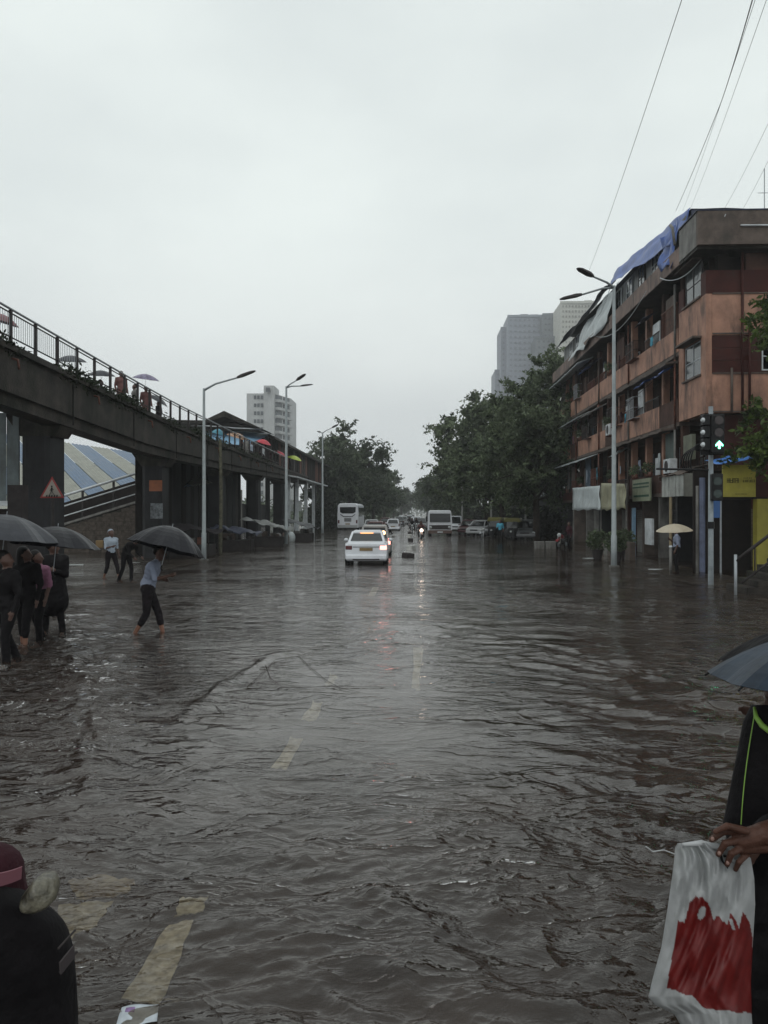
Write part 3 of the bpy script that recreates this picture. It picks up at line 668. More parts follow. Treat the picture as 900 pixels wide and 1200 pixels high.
# yellow kiosk
q0, q1 = W(847, 600, 27), W(886, 600, 27)
ks = thing('yellow_kiosk', 'small yellow shop front under a blue sheet roof at the right edge', 'kiosk', (q0.x, q0.y, 0), world=True)
kx0, kx1, ky = q0.x, q1.x, q0.y
k = M(); k.box(kx0, kx1-.03, ky, ky+.08, 2.62, 3.72); k.build('signboard', YELLOW, ks)
k = M()
def glyph(x, z, s_):                      # unreadable worn lettering in strokes
    for a, b, c, d in rr.sample([(0, .12, 0, 1), (.5, .62, 0, 1), (0, .6, .88, 1), (0, .6, .44, .56), (0, .6, 0, .12), (.25, .37, 0, 1)], 4):
        k.box(x+a*s_, x+b*s_, ky-.006, ky-.002, z+c*s_, z+d*s_)
for i in range(4): glyph(kx0+.14+i*.1, 3.1, .16)
for i in range(6): glyph(kx0+.68+i*.07, 3.12, .09)
for i in range(5): glyph(kx0+.70+i*.06, 3.24, .05)
for i in range(9): glyph(kx0+.42+i*.045, 2.70, .035)
tag(k.build('lettering', mat('sign_dark_ink', (.05, .045, .02), .6), ks), kind='stuff')
k = M(); k.box(kx1, kx1+.45, ky-.05, ky+.3, -.3, 2.55); k.build('pillar', YELLOW, ks)
k = M(); k.box(kx0-.3, kx1+.4, ky+.09, ky+.5, 2.55, 2.61); k.box(kx0-.5, kx1+.4, ky+1.4, ky+1.5, -.3, 3.6); k.build('dark_interior', DARKIN, ks)
k = M(); k.box(kx0-.42, kx0-.05, ky+.1, ky+.16, 1.9, 2.9); k.build('side_board', BLUEP, ks)
tarp('blue_sheet_roof', (kx0-.12, ky-.25, 3.72), (kx1+.05, ky-.25, 3.98), (kx0-.1, ky+1.4, 3.95), (kx1+.1, ky+1.4, 4.2), mat('bright_blue_sheet', (.06, .2, .55), .4, var=.15), ks, 14, 6, .03)
k = M(); k.box(kx0-.05, kx0, ky+.1, ky+.15, -.3, 2.55); k.build('door_post', STEEL, ks)
k = M(); k.box(kx1+.4, kx1+6, ky+1.0, ky+1.2, -.3, 4.0); k.build('wall', MAROON, ks)
# blue awning frame right
# ------------------------------------------------------------------ stair at the right edge
p = G(862, 697); st = thing('outdoor_stair', 'dark concrete stair with a steel handrail at the right edge', 'stair', (p.x, p.y, 0))
for i in range(8):
    k = M(); k.box(.35+i*.27, 2.9, .15, 1.5, -.3 if i == 0 else .17*i, .17*(i+1)-.003); k.build('step', DARKC, st, bevel=.01)
k = M(); k.tube([(0, 0, -.3), (0, 0, 1.02)], .04); k.build('rail_post', STEEL, st, smooth=True)
k = M(); k.tube([(0, 0, .86), (1.1, .1, 1.68), (2.2, .2, 2.5)], .045); k.build('handrail', RAIL, st, smooth=True)
k = M(); k.tube([(.15, 0, .3), (1.1, .1, 1.0), (2.2, .2, 1.85)], .03); k.build('handrail', RAIL, st, smooth=True)
for i in range(1, 5):
    k = M(); k.tube([(i*.5, i*.045, .2+.3*i), (i*.5, i*.045, .86+.745*i*.5)], .02); k.build('baluster', RAIL, st)
# bollards
for px, py, m_, lab in ((786, 668, PALE, 'short white bollard in front of the cream umbrella'), (817, 665, PALE, 'short pale bollard left of the traffic light pole')):
    q = G(px, py); b_ = thing('bollard', lab, 'bollard', q, group='bollards along the flooded kerb')
    k = M(); k.tube([(0, 0, -.3), (0, 0, .82)], .055, 10); k.build('post', GREYC, b_, smooth=True)
    k = M(); k.ell((0, 0, .84), (.07, .07, .05)); k.build('cap', m_, b_, smooth=True)

# ------------------------------------------------------------------ traffic light
q = W(833, 600, 22.7); q.z = 0
tl = thing('traffic_light', 'traffic light with a lit green up arrow on a grey pole', 'traffic light', q)
k = M(); k.tube([(0, 0, -.3), (0, 0, .0), (0, 0, 5.15)], [.085, .08, .065], 14); k.build('pole', mat('pole_grey_paint', (.22, .25, .27), .5, var=.25, streak=.5), tl, smooth=True)
k = M(); k.box(-.34, .32, -.14, -.10, 3.74, 4.92); k.build('backboard', BLACK, tl, bevel=.02)
k = M(); k.box(-.10, .28, -.30, -.141, 3.78, 4.88); k.build('signal_head', BLACK, tl, bevel=.02)
for i in range(3):
    z = 4.02+i*.35
    k = M(); k.tube([(.12, -.302, z), (.12, -.31, z)], .125, 20); k.build('lens', mat('dark_lens', (.03, .02, .02), .2), tl)
    k = M(); k.tube([(.12+.15*math.cos(a), -.30, z+.15*math.sin(a)) for a in np.linspace(-.3, PI+.3, 14)], .01, 5); k.build('visor', BLACK, tl)
    # side head lamps seen edge on
    k = M(); k.box(-.34, -.145, -.36, -.12+.0, z-.15, z+.17); k.build('side_head', BLACK, tl, bevel=.02)
    k = M(); k.tube([(-.40, -.36, z), (-.34, -.33, z)], [.035, .075], 12); k.build('side_visor', PALE, tl)  # pale colour stands for the highlight on each side hood
k = M(); k.prism([(-.105, -.0), (0, .115), (.105, 0), (.105, -.045), (.03, -.03+.02), (.03, -.115), (-.03, -.115), (-.03, -.01), (-.105, -.045)], -.318, -.325, 'y')
k.v = [(a+.12, b, c+4.02) for a, b, c in k.v]
k.build('green_arrow', mat('lit_green_arrow', (.1, .8, .4), .3, emit=(.16, 1.0, .55), es=7), tl)
k = M(); k.box(-.06, .26, -.26, -.08, 2.42, 3.2); k.build('lower_head', BLACK, tl, bevel=.03)
for i in range(2):
    k = M(); k.tube([(.1, -.262, 2.62+i*.36), (.1, -.27, 2.62+i*.36)], .12, 18); k.build('lower_lens', mat('dark_green_lens', (.02, .035, .03), .15), tl)
k = M(); k.tube([(0, 0, 3.32), (-1.5, .2, 3.36)], .03, 8); k.build('side_arm', BLACK, tl)
k = M(); k.tube([(0, 0, 1.62), (0, 0, 1.82)], .1, 12); k.build('clamp', BLACK, tl)

# ------------------------------------------------------------------ street lamps
def lamp(px, d, zt, arms, lab, r0=.11, m=None):
    q = W(px, 600, d); q.z = 0
    L_ = thing('street_lamp', lab, 'street lamp', q, group='grey street lamps along the road')
    m = m or mat('lamp_post_grey', (.26, .29, .30), .5, var=.15, streak=.3)
    k = M(); k.tube([(0, 0, -.3), (0, 0, 1.2), (0, 0, 1.21), (0, 0, zt)], [r0*1.25, r0*1.2, r0, r0*.62], 12); k.build('pole', m, L_, smooth=True)
    k = M(); k.box(-.16, .16, -.16, .16, -.3, .06); k.build('base', GREYC, L_)
    for (dx, dy, dz) in arms:
        a = Vector((0, 0, zt-.08)); b = Vector((dx, dy, zt+dz)); mid = a.lerp(b, .35)+Vector((0, 0, abs(dx)*.06))
        k = M(); k.tube([a, mid, b], [.05, .042, .035], 8); arm = k.build('arm', m, L_, smooth=True)
        u = (b-a).normalized(); e_ = b+u*.85; s_ = Vector((-u.y, u.x, 0)).normalized()*.13
        k = M(); vs = []
        for f_, w_, t_ in ((0, .5, .05), (.25, 1, .07), (.8, 1, .05), (1, .5, .02)):
            c = b.lerp(e_, f_)
            vs += [c-s_*w_-Vector((0, 0, t_*.5)), c+s_*w_-Vector((0, 0, t_*.5)), c+s_*w_*.8+Vector((0, 0, t_)), c-s_*w_*.8+Vector((0, 0, t_))]
        fs = [(0, 1, 2, 3), (15, 14, 13, 12)]+[(i*4+j, i*4+4+j, i*4+4+(j+1) % 4, i*4+(j+1) % 4) for i in range(3) for j in range(4)]
        k.add(vs, fs); k.build('luminaire', RAIL, arm)
    return L_
lamp(719.5, 30, 10.75, [(-.95, -.7, .15), (-1.15, .3, -.25)], 'tall grey street lamp with two arms in front of the orange building', .092)
lamp(239, 34, 7.45, [(1.5, -.2, .42)], 'single arm grey street lamp beside the skywalk, leftmost lamp', .085)
lamp(335.5, 50, 10.1, [(.75, -.6, .28), (.85, .5, .1)], 'two arm grey street lamp before the white tower on the left', .1)
lamp(378, 75, 9.7, [(1.0, -.8, .35), (-.25, .5, .05)], 'two arm street lamp in front of the left roadside tree', .1)
for i, (px, d, z) in enumerate(((541.5, 96, 5.4), (575.5, 80, 5.0), (616, 66, 3.4))):
    q = W(px, 600, d); q.z = 0; k = M(); k.tube([q+Vector((0, 0, -.3)), q+Vector((0, 0, z))], .09, 8)
    tag(k.build('utility_pole', mat('pale_pole', (.22, .22, .21), .6)), ['thin pale pole just right of the oncoming truck', 'thin pale pole behind the parked cars', 'thin pale pole under the dark tree by the building'][i], 'pole')
# overhead wires from the building towards the viewer
wires = [((690, 318, 31), (812, -40, 9)), ((792, 247, 34), (845, 120, 20)), ((845, 120, 20), (893, -40, 9)), ((800, 247, 34), (898, -40, 10)), ((808, 247, 34), (912, -40, 10)), ((848, 246, 33), (940, 60, 14)), ((870, 246, 33), (960, 60, 14))]
labs = ['lone thin overhead wire running up from the tall lamp post', 'thickest overhead wire rising from the blue roof corner', None, 'faint wire just right of the thickest overhead wire', 'faint outer wire right of the paired overhead wires', 'thin overhead wire passing the roof antenna', 'rightmost thin overhead wire above the parapet']
for i, (a, b) in enumerate(wires):
    if labs[i] is None: continue
    if i == 1: pts = [W(*wires[1][0]), W(*wires[1][1]), W(*wires[2][1])]
    else: pts = [W(*a), W(*b)]
    cable('overhead_wire', pts, [.006, .011, .01, .005, .005, .006, .006][i]*.75, mat('wire_grey', (.12, .125, .13), .6), .12 if i != 1 else .06, labs[i], cat='wire', group='overhead wires')

# ================================================================== SKYWALK (left)
SX, SW = -11.1, 2.9
prof = [(3, 7.25, 5.75), (12, 6.95, 5.35), (20.6, 6.67, 5.04), (27, 6.42, 4.78), (32.1, 6.22, 4.58), (36, 6.1, 4.55), (46, 5.95, 4.6), (56, 5.85, 4.75), (66, 5.78, 4.9), (80, 5.75, 4.9)]
def pz(y, j):
    for a, b in zip(prof[:-1], prof[1:]):
        if a[0] <= y <= b[0]: t = (y-a[0])/(b[0]-a[0]); return a[j]*(1-t)+b[j]*t
    return prof[-1][j]
sw = thing('skywalk', 'dark mossy pedestrian skywalk on columns along the left side', 'footbridge', (SX, 20, 0), world=True)
yy = list(np.linspace(3, 80, 78))
k = M()
for a, b in zip(yy[:-1], yy[1:]):
    for x0, x1, top, bot, tb in ((SX-.35, SX, 1, 2, 0),):
        pass
def ribbon(x0, x1, ft, fb, name, m, smooth=False):
    k = M(); n = len(yy)
    for y in yy: k.v += [(x0, y, fb(y)), (x1, y, fb(y)), (x1, y, ft(y)), (x0, y, ft(y))]; 
    for i in range(n-1):
        for j in range(4): k.f.append((i*4+j, i*4+4+j, i*4+4+(j+1) % 4, i*4+(j+1) % 4)); k.mi.append(0)
    k.f += [(0, 1, 2, 3), ((n-1)*4+3, (n-1)*4+2, (n-1)*4+1, (n-1)*4)]; k.mi += [0, 0]
    return k.build(name, m, sw)
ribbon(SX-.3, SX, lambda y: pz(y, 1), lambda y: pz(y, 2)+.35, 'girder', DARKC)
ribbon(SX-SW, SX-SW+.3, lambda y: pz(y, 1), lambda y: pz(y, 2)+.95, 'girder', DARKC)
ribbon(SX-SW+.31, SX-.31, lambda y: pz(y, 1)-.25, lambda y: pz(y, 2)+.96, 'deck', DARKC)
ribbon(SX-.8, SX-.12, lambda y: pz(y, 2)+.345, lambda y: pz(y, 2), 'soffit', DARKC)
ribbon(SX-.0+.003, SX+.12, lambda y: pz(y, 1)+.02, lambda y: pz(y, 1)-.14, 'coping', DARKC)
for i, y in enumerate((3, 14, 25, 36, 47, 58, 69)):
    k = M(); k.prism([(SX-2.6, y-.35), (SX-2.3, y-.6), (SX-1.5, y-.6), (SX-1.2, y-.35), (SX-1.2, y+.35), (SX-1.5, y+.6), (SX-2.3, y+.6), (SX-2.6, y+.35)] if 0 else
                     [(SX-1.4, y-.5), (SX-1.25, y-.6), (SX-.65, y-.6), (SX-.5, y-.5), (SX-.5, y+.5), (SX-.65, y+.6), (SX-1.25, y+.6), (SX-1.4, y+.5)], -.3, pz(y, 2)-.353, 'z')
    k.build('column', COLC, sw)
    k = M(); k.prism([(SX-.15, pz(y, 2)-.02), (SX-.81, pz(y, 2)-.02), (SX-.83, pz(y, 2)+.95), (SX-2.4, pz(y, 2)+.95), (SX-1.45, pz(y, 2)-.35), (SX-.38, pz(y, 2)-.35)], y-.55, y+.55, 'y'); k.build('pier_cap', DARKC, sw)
for y in np.arange(8.5, 70, 5.5):
    k = M(); k.box(SX+.003, SX+.02, y, y+.06, pz(y, 2)+.05, pz(y, 1)-.16); k.build('girder_joint', mat('joint_tar', (.006, .006, .006), .8), sw)
    k = M(); k.tube([(SX-.1, y+1.7, pz(y+1.7, 1)-.3), (SX+.16, y+1.7, pz(y+1.7, 1)-.36), (SX+.2, y+1.7, pz(y+1.7, 1)-.62)], .035, 7); k.build('drain_spout', RUST, sw, smooth=True)
# railing: posts, rails, thin bars
py_ = 14.2; first = None
RX = SX-.1
while py_ < 66:
    z = pz(py_, 1)
    if first is None:
        k = M(); k.box(-.04, .04, -.04, .04, 0, 1.05); first = k.build('rail_post', RAIL, sw, off=(0, 0, 0)); o = first
    else: o = bpy.data.objects.new('rail_post', first.data); COL.objects.link(o); o.parent = sw
    o.location = Vector((RX, py_, z))-ROOT_OFF[sw.name]; py_ += 1.42
for dz, r in ((1.08, .035), (.97, .022), (.30, .022), (.12, .022)):
    k = M(); k.tube([(RX, y, pz(y, 1)+dz) for y in np.linspace(13, 67, 30)], r, 6); k.build('handrail' if dz > 1 else 'rail', STEEL if dz > 1 else RAIL, sw, smooth=True)
k = M()
for y in np.arange(14, 25.6, .125): z = pz(y, 1); k.box(RX-.006, RX+.006, y-.006, y+.006, z+.3, z+.97)
tag(k.build('railing_bars', STEEL, sw), kind='stuff')
k = M()
for dz in (1.05,): k.tube([(SX-SW+.15, y, pz(y, 1)+dz) for y in np.linspace(13, 67, 30)], .025, 5)
k.build('far_railing', STEEL, sw)
# moss and creepers on the ledge
r = np.random.default_rng(2); P = []
for i in range(15000):
    y = 12+r.random()*50; dens = .5+.5*math.sin(y*1.3)+.4*math.sin(y*.47+1)
    if y > 42 and r.random() < .6: continue
    if r.random() > dens*.8+.1: continue
    hgt = abs(r.normal())*.09*(1+max(0, dens)); P.append((SX+.02+r.normal()*.09, y, pz(y, 1)-.06+hgt-(r.random()*.35 if r.random() < .3 else 0)))
V, Fq = leaves(np.array(P), .07, r); o = np_mesh('ledge_creeper', V, Fq, mat('dull_moss_green', (.018, .026, .012), .6, var=.4, island=.4)); tag(o, kind='stuff')
# pedestrian warning sign
q = W(62, 600, 19.7); q.z = 0
sn = thing('warning_sign', 'red bordered triangular pedestrian crossing sign under the skywalk', 'sign', q)
k = M(); k.tube([(0, 0, -.3), (0, 0, 3.0)], .035, 8); k.build('post', RAIL, sn)
def tri(s, cz): return [(-s, cz-s*.577), (s, cz-s*.577), (0, cz+s*1.155)]
k = M(); k.prism(tri(.31, 2.63), -.05, -.04, 'y'); k.build('red_border', mat('sign_red', (.22, .02, .02), .5), sn)
k = M(); k.prism(tri(.245, 2.63), -.056, -.052, 'y'); k.build('white_field', mat('sign_field', (.24, .22, .19), .5, var=.2), sn)
k = M()
k.ell((0.0, -.062, 2.74), (.022, .004, .024), 8, 6)
for a, b, w_ in (((0, 2.71), (.0, 2.62), .035), ((0, 2.62), (-.06, 2.53), .022), ((0, 2.62), (.06, 2.53), .022), ((0, 2.70), (-.05, 2.63), .018), ((0, 2.70), (.05, 2.65), .018)):
    k.quadbar((a[0], -.062, a[1]), (b[0], -.062, b[1]), w_, .006)
k.build('walking_figure', BLACK, sn)
for i in range(5):
    k = M(); x = -.15+i*.065; k.prism([(x, 2.475), (x+.035, 2.475), (x+.045, 2.525), (x+.01, 2.525)], -.064, -.060, 'y'); k.build('crossing_stripe', BLACK, sn)
# sheet metal hoarding at the left edge
hd = thing('hoarding', 'grey corrugated sheet hoarding left of the first thick column', 'fence', (-14, 24, 0), world=True)
a, b = W(-60, 600, 25), W(24, 600, 25)
for i in range(11):
    k = M(); x = a.x+(b.x-a.x)*i/11; k.box(x, x+(b.x-a.x)/11-.01, a.y+(i % 2)*.03, a.y+.03+(i % 2)*.03, 2.35, 5.25); k.build('sheet_panel', mat('grey_green_sheet', (.10, .125, .13), .5, var=.2, streak=.6), hd)
for x in (a.x+.2, b.x-.1): k = M(); k.box(x-.05, x+.05, a.y+.06, a.y+.15, -.3, 5.3); k.build('post', RAIL, hd)
k = M(); k.box(a.x, b.x, a.y+.1, a.y+.2, -.3, 2.2); k.build('lower_board', DARKIN, hd)
k = M(); k.box(a.x-.3, b.x+.1, a.y-.1, a.y+.3, 2.3, 2.45) ; k.build('white_strip', PALE, hd)
# control box by the column
q = W(21, 600, 19); k = M(); k.box(q.x-.18, q.x+.18, q.y-.15, q.y+.15, -.3, 2.75); tag(k.build('control_cabinet', RAIL), 'dark metal cabinet left of the pedestrian warning sign', 'cabinet')
# ramp with white rails and masonry below
ra, rb = W(20, 600, 41), W(176, 600, 41)
rmp = thing('stair_ramp', 'stair ramp with white rails over a dark masonry wall behind the columns', 'ramp', (ra.x, ra.y, 0), world=True)
def rz_(x): t = (x-ra.x)/(rb.x-ra.x); return .75+t*2.1
MAS = mat('dark_masonry', (.075, .062, .052), .8, var=.45, scale=5, bump=.03, bscale=8)
for j in range(14):                                     # rough courses of blocks, recessed joints
    x = ra.x+(j % 2)*.25; z = -.3+j*.24
    while x < rb.x:
        w_ = rr.uniform(.42, .6); zt = min(z+.225, rz_(x)-.1)
        if zt > z+.05:
            k = M(); k.box(x, min(x+w_-.02, rb.x), ra.y+rr.uniform(0, .03), ra.y+.3, z, zt); k.build('stone', MAS, rmp)
        x += w_
k = M(); k.prism([(ra.x, -.3), (rb.x, -.3), (rb.x, rz_(rb.x)-.12), (ra.x, rz_(ra.x)-.12)], ra.y+.04, ra.y+.28, 'y'); k.build('joint_backing', DARKC, rmp)
k = M(); k.prism([(ra.x, rz_(ra.x)-.1), (rb.x, rz_(rb.x)-.1), (rb.x, rz_(rb.x)+.02), (ra.x, rz_(ra.x)+.02)], ra.y-.05, ra.y+2, 'y'); k.build('ramp_slab', GREYC, rmp)
for dz, r_ in ((.28, .03), (.8, .035), (1.35, .07)):
    k = M(); k.tube([(ra.x, ra.y, rz_(ra.x)+dz+.1), (rb.x, ra.y, rz_(rb.x)+dz+.1)], r_, 8); k.build('white_rail', PALE, rmp, smooth=True)
for i in range(5):
    x = ra.x+.2+i*(rb.x-ra.x-.4)/4; k = M(); k.box(x-.05, x+.05, ra.y-.02, ra.y+.06, rz_(x), rz_(x)+1.5); k.build('rail_post', RAIL, rmp)
k = M(); k.prism([(ra.x, rz_(ra.x)+.1), (rb.x, rz_(rb.x)+.1), (rb.x, rz_(rb.x)+1.35), (ra.x, rz_(ra.x)+1.35)], ra.y+1.8, ra.y+1.9, 'y'); k.build('dark_panel', DARKIN, rmp)
# striped corrugated roof
rf = thing('striped_shed', 'shed with a blue and cream striped corrugated roof seen under the skywalk', 'shed', (-22, 55, 0), world=True)
R0, R1, E0, E1 = W(-60, 500, 70), W(176, 533, 62), W(0, 604, 49), W(250, 566, 46)
BLS = mat('blue_roof_sheet', (.055, .11, .20), .4, var=.2, streak=.25, streak_col=(.2, .2, .2)); CRS = mat('cream_roof_sheet', (.24, .24, .20), .45, var=.15, streak=.35)
n = 11
for i in range(n):
    a0, a1 = i/n, (i+1)/n-.004; k = M(); m_ = 10
    for s in range(m_+1):
        t = a0+(a1-a0)*s/m_; up = .06 if s % 2 else 0
        k.v += [tuple(R0.lerp(R1, t)+Vector((0, 0, up))), tuple(E0.lerp(E1, t)+Vector((0, 0, up)))]
    for s in range(m_): k.f.append((s*2, s*2+1, s*2+3, s*2+2)); k.mi.append(0)
    k.build('roof_sheet', BLS if i % 2 else CRS, rf, solid=.02)
k = M(); k.box(R0.x-2, R1.x+1, R0.y+1, R0.y+1.2, -.3, 6.5); k.build('back_wall', DARKIN, rf)
for t in (0.05, .35, .65, .95): p = E0.lerp(E1, t); k = M(); k.box(p.x-.1, p.x+.1, p.y-.1, p.y+.1, -.3, p.z-.02); k.build('roof_post', RAIL, rf)
# dark slatted screen added to block the sky under the skywalk, and stalls
def slatwall(xa, xb, y0, y1, z1, lab, m=DARKIN):
    t = thing('sky_blocking_screen', lab, 'screen', (xa, y0, 0), world=True)
    n = int((y1-y0)/.9)
    for i in range(n):
        a = y0+(y1-y0)*i/n; k = M(); k.box(xa-.05, xa+rr.uniform(0, .05), a, a+(y1-y0)/n-.03, -.3, z1*rr.uniform(.93, 1)); k.build('board', rr.choice([m, DARKC, RUST if rr.random() < .3 else m, COLC]), t)
    return t
slatwall(SX-2.6, 0, 38, 61, 5.5, 'dark boarded wall added beneath the skywalk to block the sky')
# orange notice and torn poster on the second column
cy = 36-.61; q0 = PX(177, 567, SX-.9)
for (x0, x1, z0, z1, m_, nm, lab) in ((SX-1.05, SX-.45, 3.05, 3.55, mat('orange_poster', (.30, .09, .03), .6, var=.25, streak=.4), 'orange_poster', 'faded orange notice pasted on the second column'), (SX-1.0, SX-.42, 1.8, 2.5, mat('torn_poster', (.12, .13, .14), .6, var=.7, scale=7), 'torn_poster', 'torn pale posters below the orange notice on the column')):
    k = M(); k.box(x0, x1, cy-.004, cy-.001, z0, z1); k.build(nm, m_, sw)
# vertical pipe with vine at 258
q = W(258, 600, 40); k = M(); k.tube([(q.x, q.y, -.3), (q.x+.05, q.y, 3), (q.x, q.y, 5.8)], [.1, .09, .08]); tag(k.build('rusty_pipe', mat('mossy_pipe', (.09, .085, .055), .8, var=.5, scale=6)), 'mottled mossy pipe standing right of the single arm lamp', 'pipe')
q = W(283, 600, 46); k = M(); k.tube([(q.x, q.y, -.3), (q.x, q.y, 3.4)], .05); tag(k.build('thin_pole', GREYC), 'thin pale pole leaning by the roadside stalls', 'pole')
# roadside stalls under tarps
def stall(px, d, w_, h_, m_, lab, seed, tilt=.6):
    q = W(px, 600, d); q.z = 0; s = thing('tarp_stall', lab, 'stall', q, group='tarpaulin covered stalls by the road')
    for dx in (-.45, .45):
        for dy in (-.35, .35):
            k = M(); k.tube([(dx*w_, dy*w_, -.3), (dx*w_, dy*w_, h_+(-dx)*tilt-.04)], .03, 6); k.build('pole', RAIL, s)
    tarp('tarpaulin', (-.55*w_, .5*w_, h_+tilt*.55), (.6*w_, .5*w_, h_-tilt*.6), (-.55*w_, -.5*w_, h_+tilt*.55), (.6*w_, -.5*w_, h_-tilt*.7), m_, s, 16, 12, .13, seed=seed)
    k = M(); k.box(-.4*w_, .42*w_, -.3*w_, .3*w_, -.3, .55); k.build('counter', RAIL, s, bevel=.03)
    for i in range(4):
        k = M(); a = rr.uniform(-.35, .25)*w_; k.box(a, a+.35, -.28*w_, -.28*w_+.3, .553, .553+rr.uniform(.15, .4)); k.build('bundle', rr.choice([BROWNC, CLD, GREYC, RUST]), s, bevel=.03)
stall(312, 50, 2.6, 1.35, mat('grey_stall_tarp', (.14, .145, .14), .5, var=.35, streak=.5), 'low stall under a sagging grey tarpaulin on the left roadside', 3)
stall(352, 58, 2.2, 1.25, mat('pale_stall_tarp', (.07, .075, .08), .5, var=.35, streak=.6), 'low stall under a slanting dark sheet with a pale edge', 5)
stall(276, 44, 2.2, 1.1, DARKTARP, 'dark covered stall left of the grey tarpaulin stall', 8, .3)
stall(222, 38, 2.6, 1.3, CLD, 'dark stall behind the big umbrella of the wading man', 9, .3)
for i, px in enumerate((326, 334, 341, 330)):
    q = W(px, 600, 53+i*1.5); q.z = 0; k = M(); k.ell((0, 0, .25), (.32, .28, .45), 9, 7); k.v = [(a+q.x, b+q.y, c) for a, b, c in k.v]
    tag(k.build('sack', [GREYC, BROWNC, WHITETARP, CLD][i], smooth=True), ['grey sack at the right end of the grey tarpaulin stall', 'brown sack between the two tarpaulin stalls', 'white sack beside the slanting sheet', 'dark sack leaning by the grey tarpaulin stall'][i], 'sack')
# ------------------------------------------------------------------ station hall with dark roof
hall = thing('station_hall', 'dark elevated station hall with a long sloping roof and blue gable', 'station', (-13, 66, 0), world=True)
HX = -12.9
k = M(); k.prism([(HX+.9, 8.55), (HX-2.5, 9.9), (HX-8, 10.0), (HX-11, 9.2), (HX-11, 9.0), (HX-8, 9.8), (HX-2.5, 9.7), (HX+.9, 8.35)], 66.5, 118, 'y'); k.build('roof', DARKC, hall)
k = M(); k.prism([(HX+1.0, 8.6), (HX-2.6, 10.3), (HX-5.6, 8.9), (HX-2.6, 9.85)], 63, 66.4, 'y'); k.build('gable_roof', DARKC, hall)
n = 34
for i in range(n):
    y = 67+i*1.5; k = M(); k.box(HX-.02, HX+.1, y, y+1.3, 5.9+rr.uniform(-.1, .3), 8.6); k.build('slat_panel', rr.choice([DARKIN, DARKIN, RAIL, RUST]), hall)
k = M(); k.box(HX-.6, HX-.1, 66.6, 118, 5.9, 8.5); k.build('wall', DARKIN, hall)
tarp('blue_roof_sheet', (HX-4.5, 66.0, 9.1), (HX+.6, 66.4, 8.75), (HX-4.0, 60, 7.75), (HX-.2, 60, 7.2), mat('light_blue_sheet', (.18, .32, .46), .4, var=.15), hall, 10, 6, .05)
tarp('pale_roof_sheet', (HX-5.0, 66.0, 9.5), (HX+.6, 66.4, 9.0), (HX-5.0, 62, 9.0), (HX+.4, 63, 8.8), PALE, hall, 10, 6, .05)
for y in (68, 76, 84, 92, 100, 108):
    k = M(); k.box(HX-.2, HX+.15, y, y+.4, -.3, 5.85); k.build('column', COLC, hall)
for y in np.arange(70, 118, 4.0):
    k = M(); k.quadbar((HX-.1, y, 4.6), (HX-.1, y+4, 5.8), .1, .1); k.quadbar((HX-.1, y, 5.8), (HX-.1, y+4, 4.6), .1, .1); k.build('truss_brace', RAIL, hall)
k = M(); k.box(HX-.3, HX+.2, 66.5, 118, 5.6, 5.88); k.build('floor_beam', DARKC, hall)
k = M(); k.box(HX-10, HX-9.8, 66.5, 118, -.3, 3.2); k.build('back_wall', COLC, hall)
ca = thing('platform_canopy', 'pale canopy on white columns below the dark station hall', 'canopy', (-11.2, 72, 0), world=True)
k = M(); k.prism([(-12.6, 5.45), (-10.3, 5.1), (-10.3, 5.22), (-12.6, 5.6)], 68, 92, 'y'); k.build('canopy_slab', PALE, ca)
for y in (69, 74, 80, 86): k = M(); k.box(-11.4, -11.1, y, y+.3, -.3, 5.2); k.build('white_column', PALE, ca)
for y in (70.5, 76.5, 82.5):
    k = M(); k.box(-12.4, -12.3, y, y+1.9, 2.2, 3.3); k.build('notice_panel', mat('white_panel', (.45, .47, .47), .5, var=.4, scale=4), ca)
    k = M(); k.tube([(-11.9, y, .3), (-11.9, y+1, 2.1), (-11.9, y+2, .5)], .05, 6); k.build('white_brace', PALE, ca)
# ------------------------------------------------------------------ towers
TW = mat('white_tower_plaster', (.42, .43, .43), .7, var=.1, scale=.2, streak=.3, streak_col=(.2, .2, .2))
TG = mat('blue_grey_tower', (.20, .22, .265), .7, var=.08, scale=.1); TG2 = mat('dark_grey_tower', (.12, .135, .155), .7, var=.1, scale=.1)  # towers' own pale grey, lightened further to make up for thin haze
WD = mat('tower_window', (.05, .06, .07), .3)
def facade(t, origin, ux, nx, nz, w_, h_, name='window', inset=.06, ww=.55, wh=.5, m=WD, proud=.0):
    """windows one by one on a facade; ux is the unit vector along it"""
    ux = Vector(ux); nrm = Vector((ux.y, -ux.x, 0)); me = None
    for i in range(nx):
        for j in range(nz):
            c = Vector(origin)+ux*((i+.5)*w_)+Vector((0, 0, (j+.5)*h_))
            if me is None:
                k = M(); a = ux*w_*ww/2; d = nrm*.25; z = Vector((0, 0, h_*wh/2))
                k.add([-a-z-d, a-z-d, a+z-d, -a+z-d, -a-z+d*.4, a-z+d*.4, a+z+d*.4, -a+z+d*.4], [(3, 2, 1, 0), (4, 5, 6, 7), (0, 1, 5, 4), (1, 2, 6, 5), (2, 3, 7, 6), (3, 0, 4, 7)])
                o = k.build(name, m, t, off=(0, 0, 0)); me = o.data
            else: o = bpy.data.objects.new(name, me); COL.objects.link(o); o.parent = t
            o.location = c-ROOT_OFF[t.name]
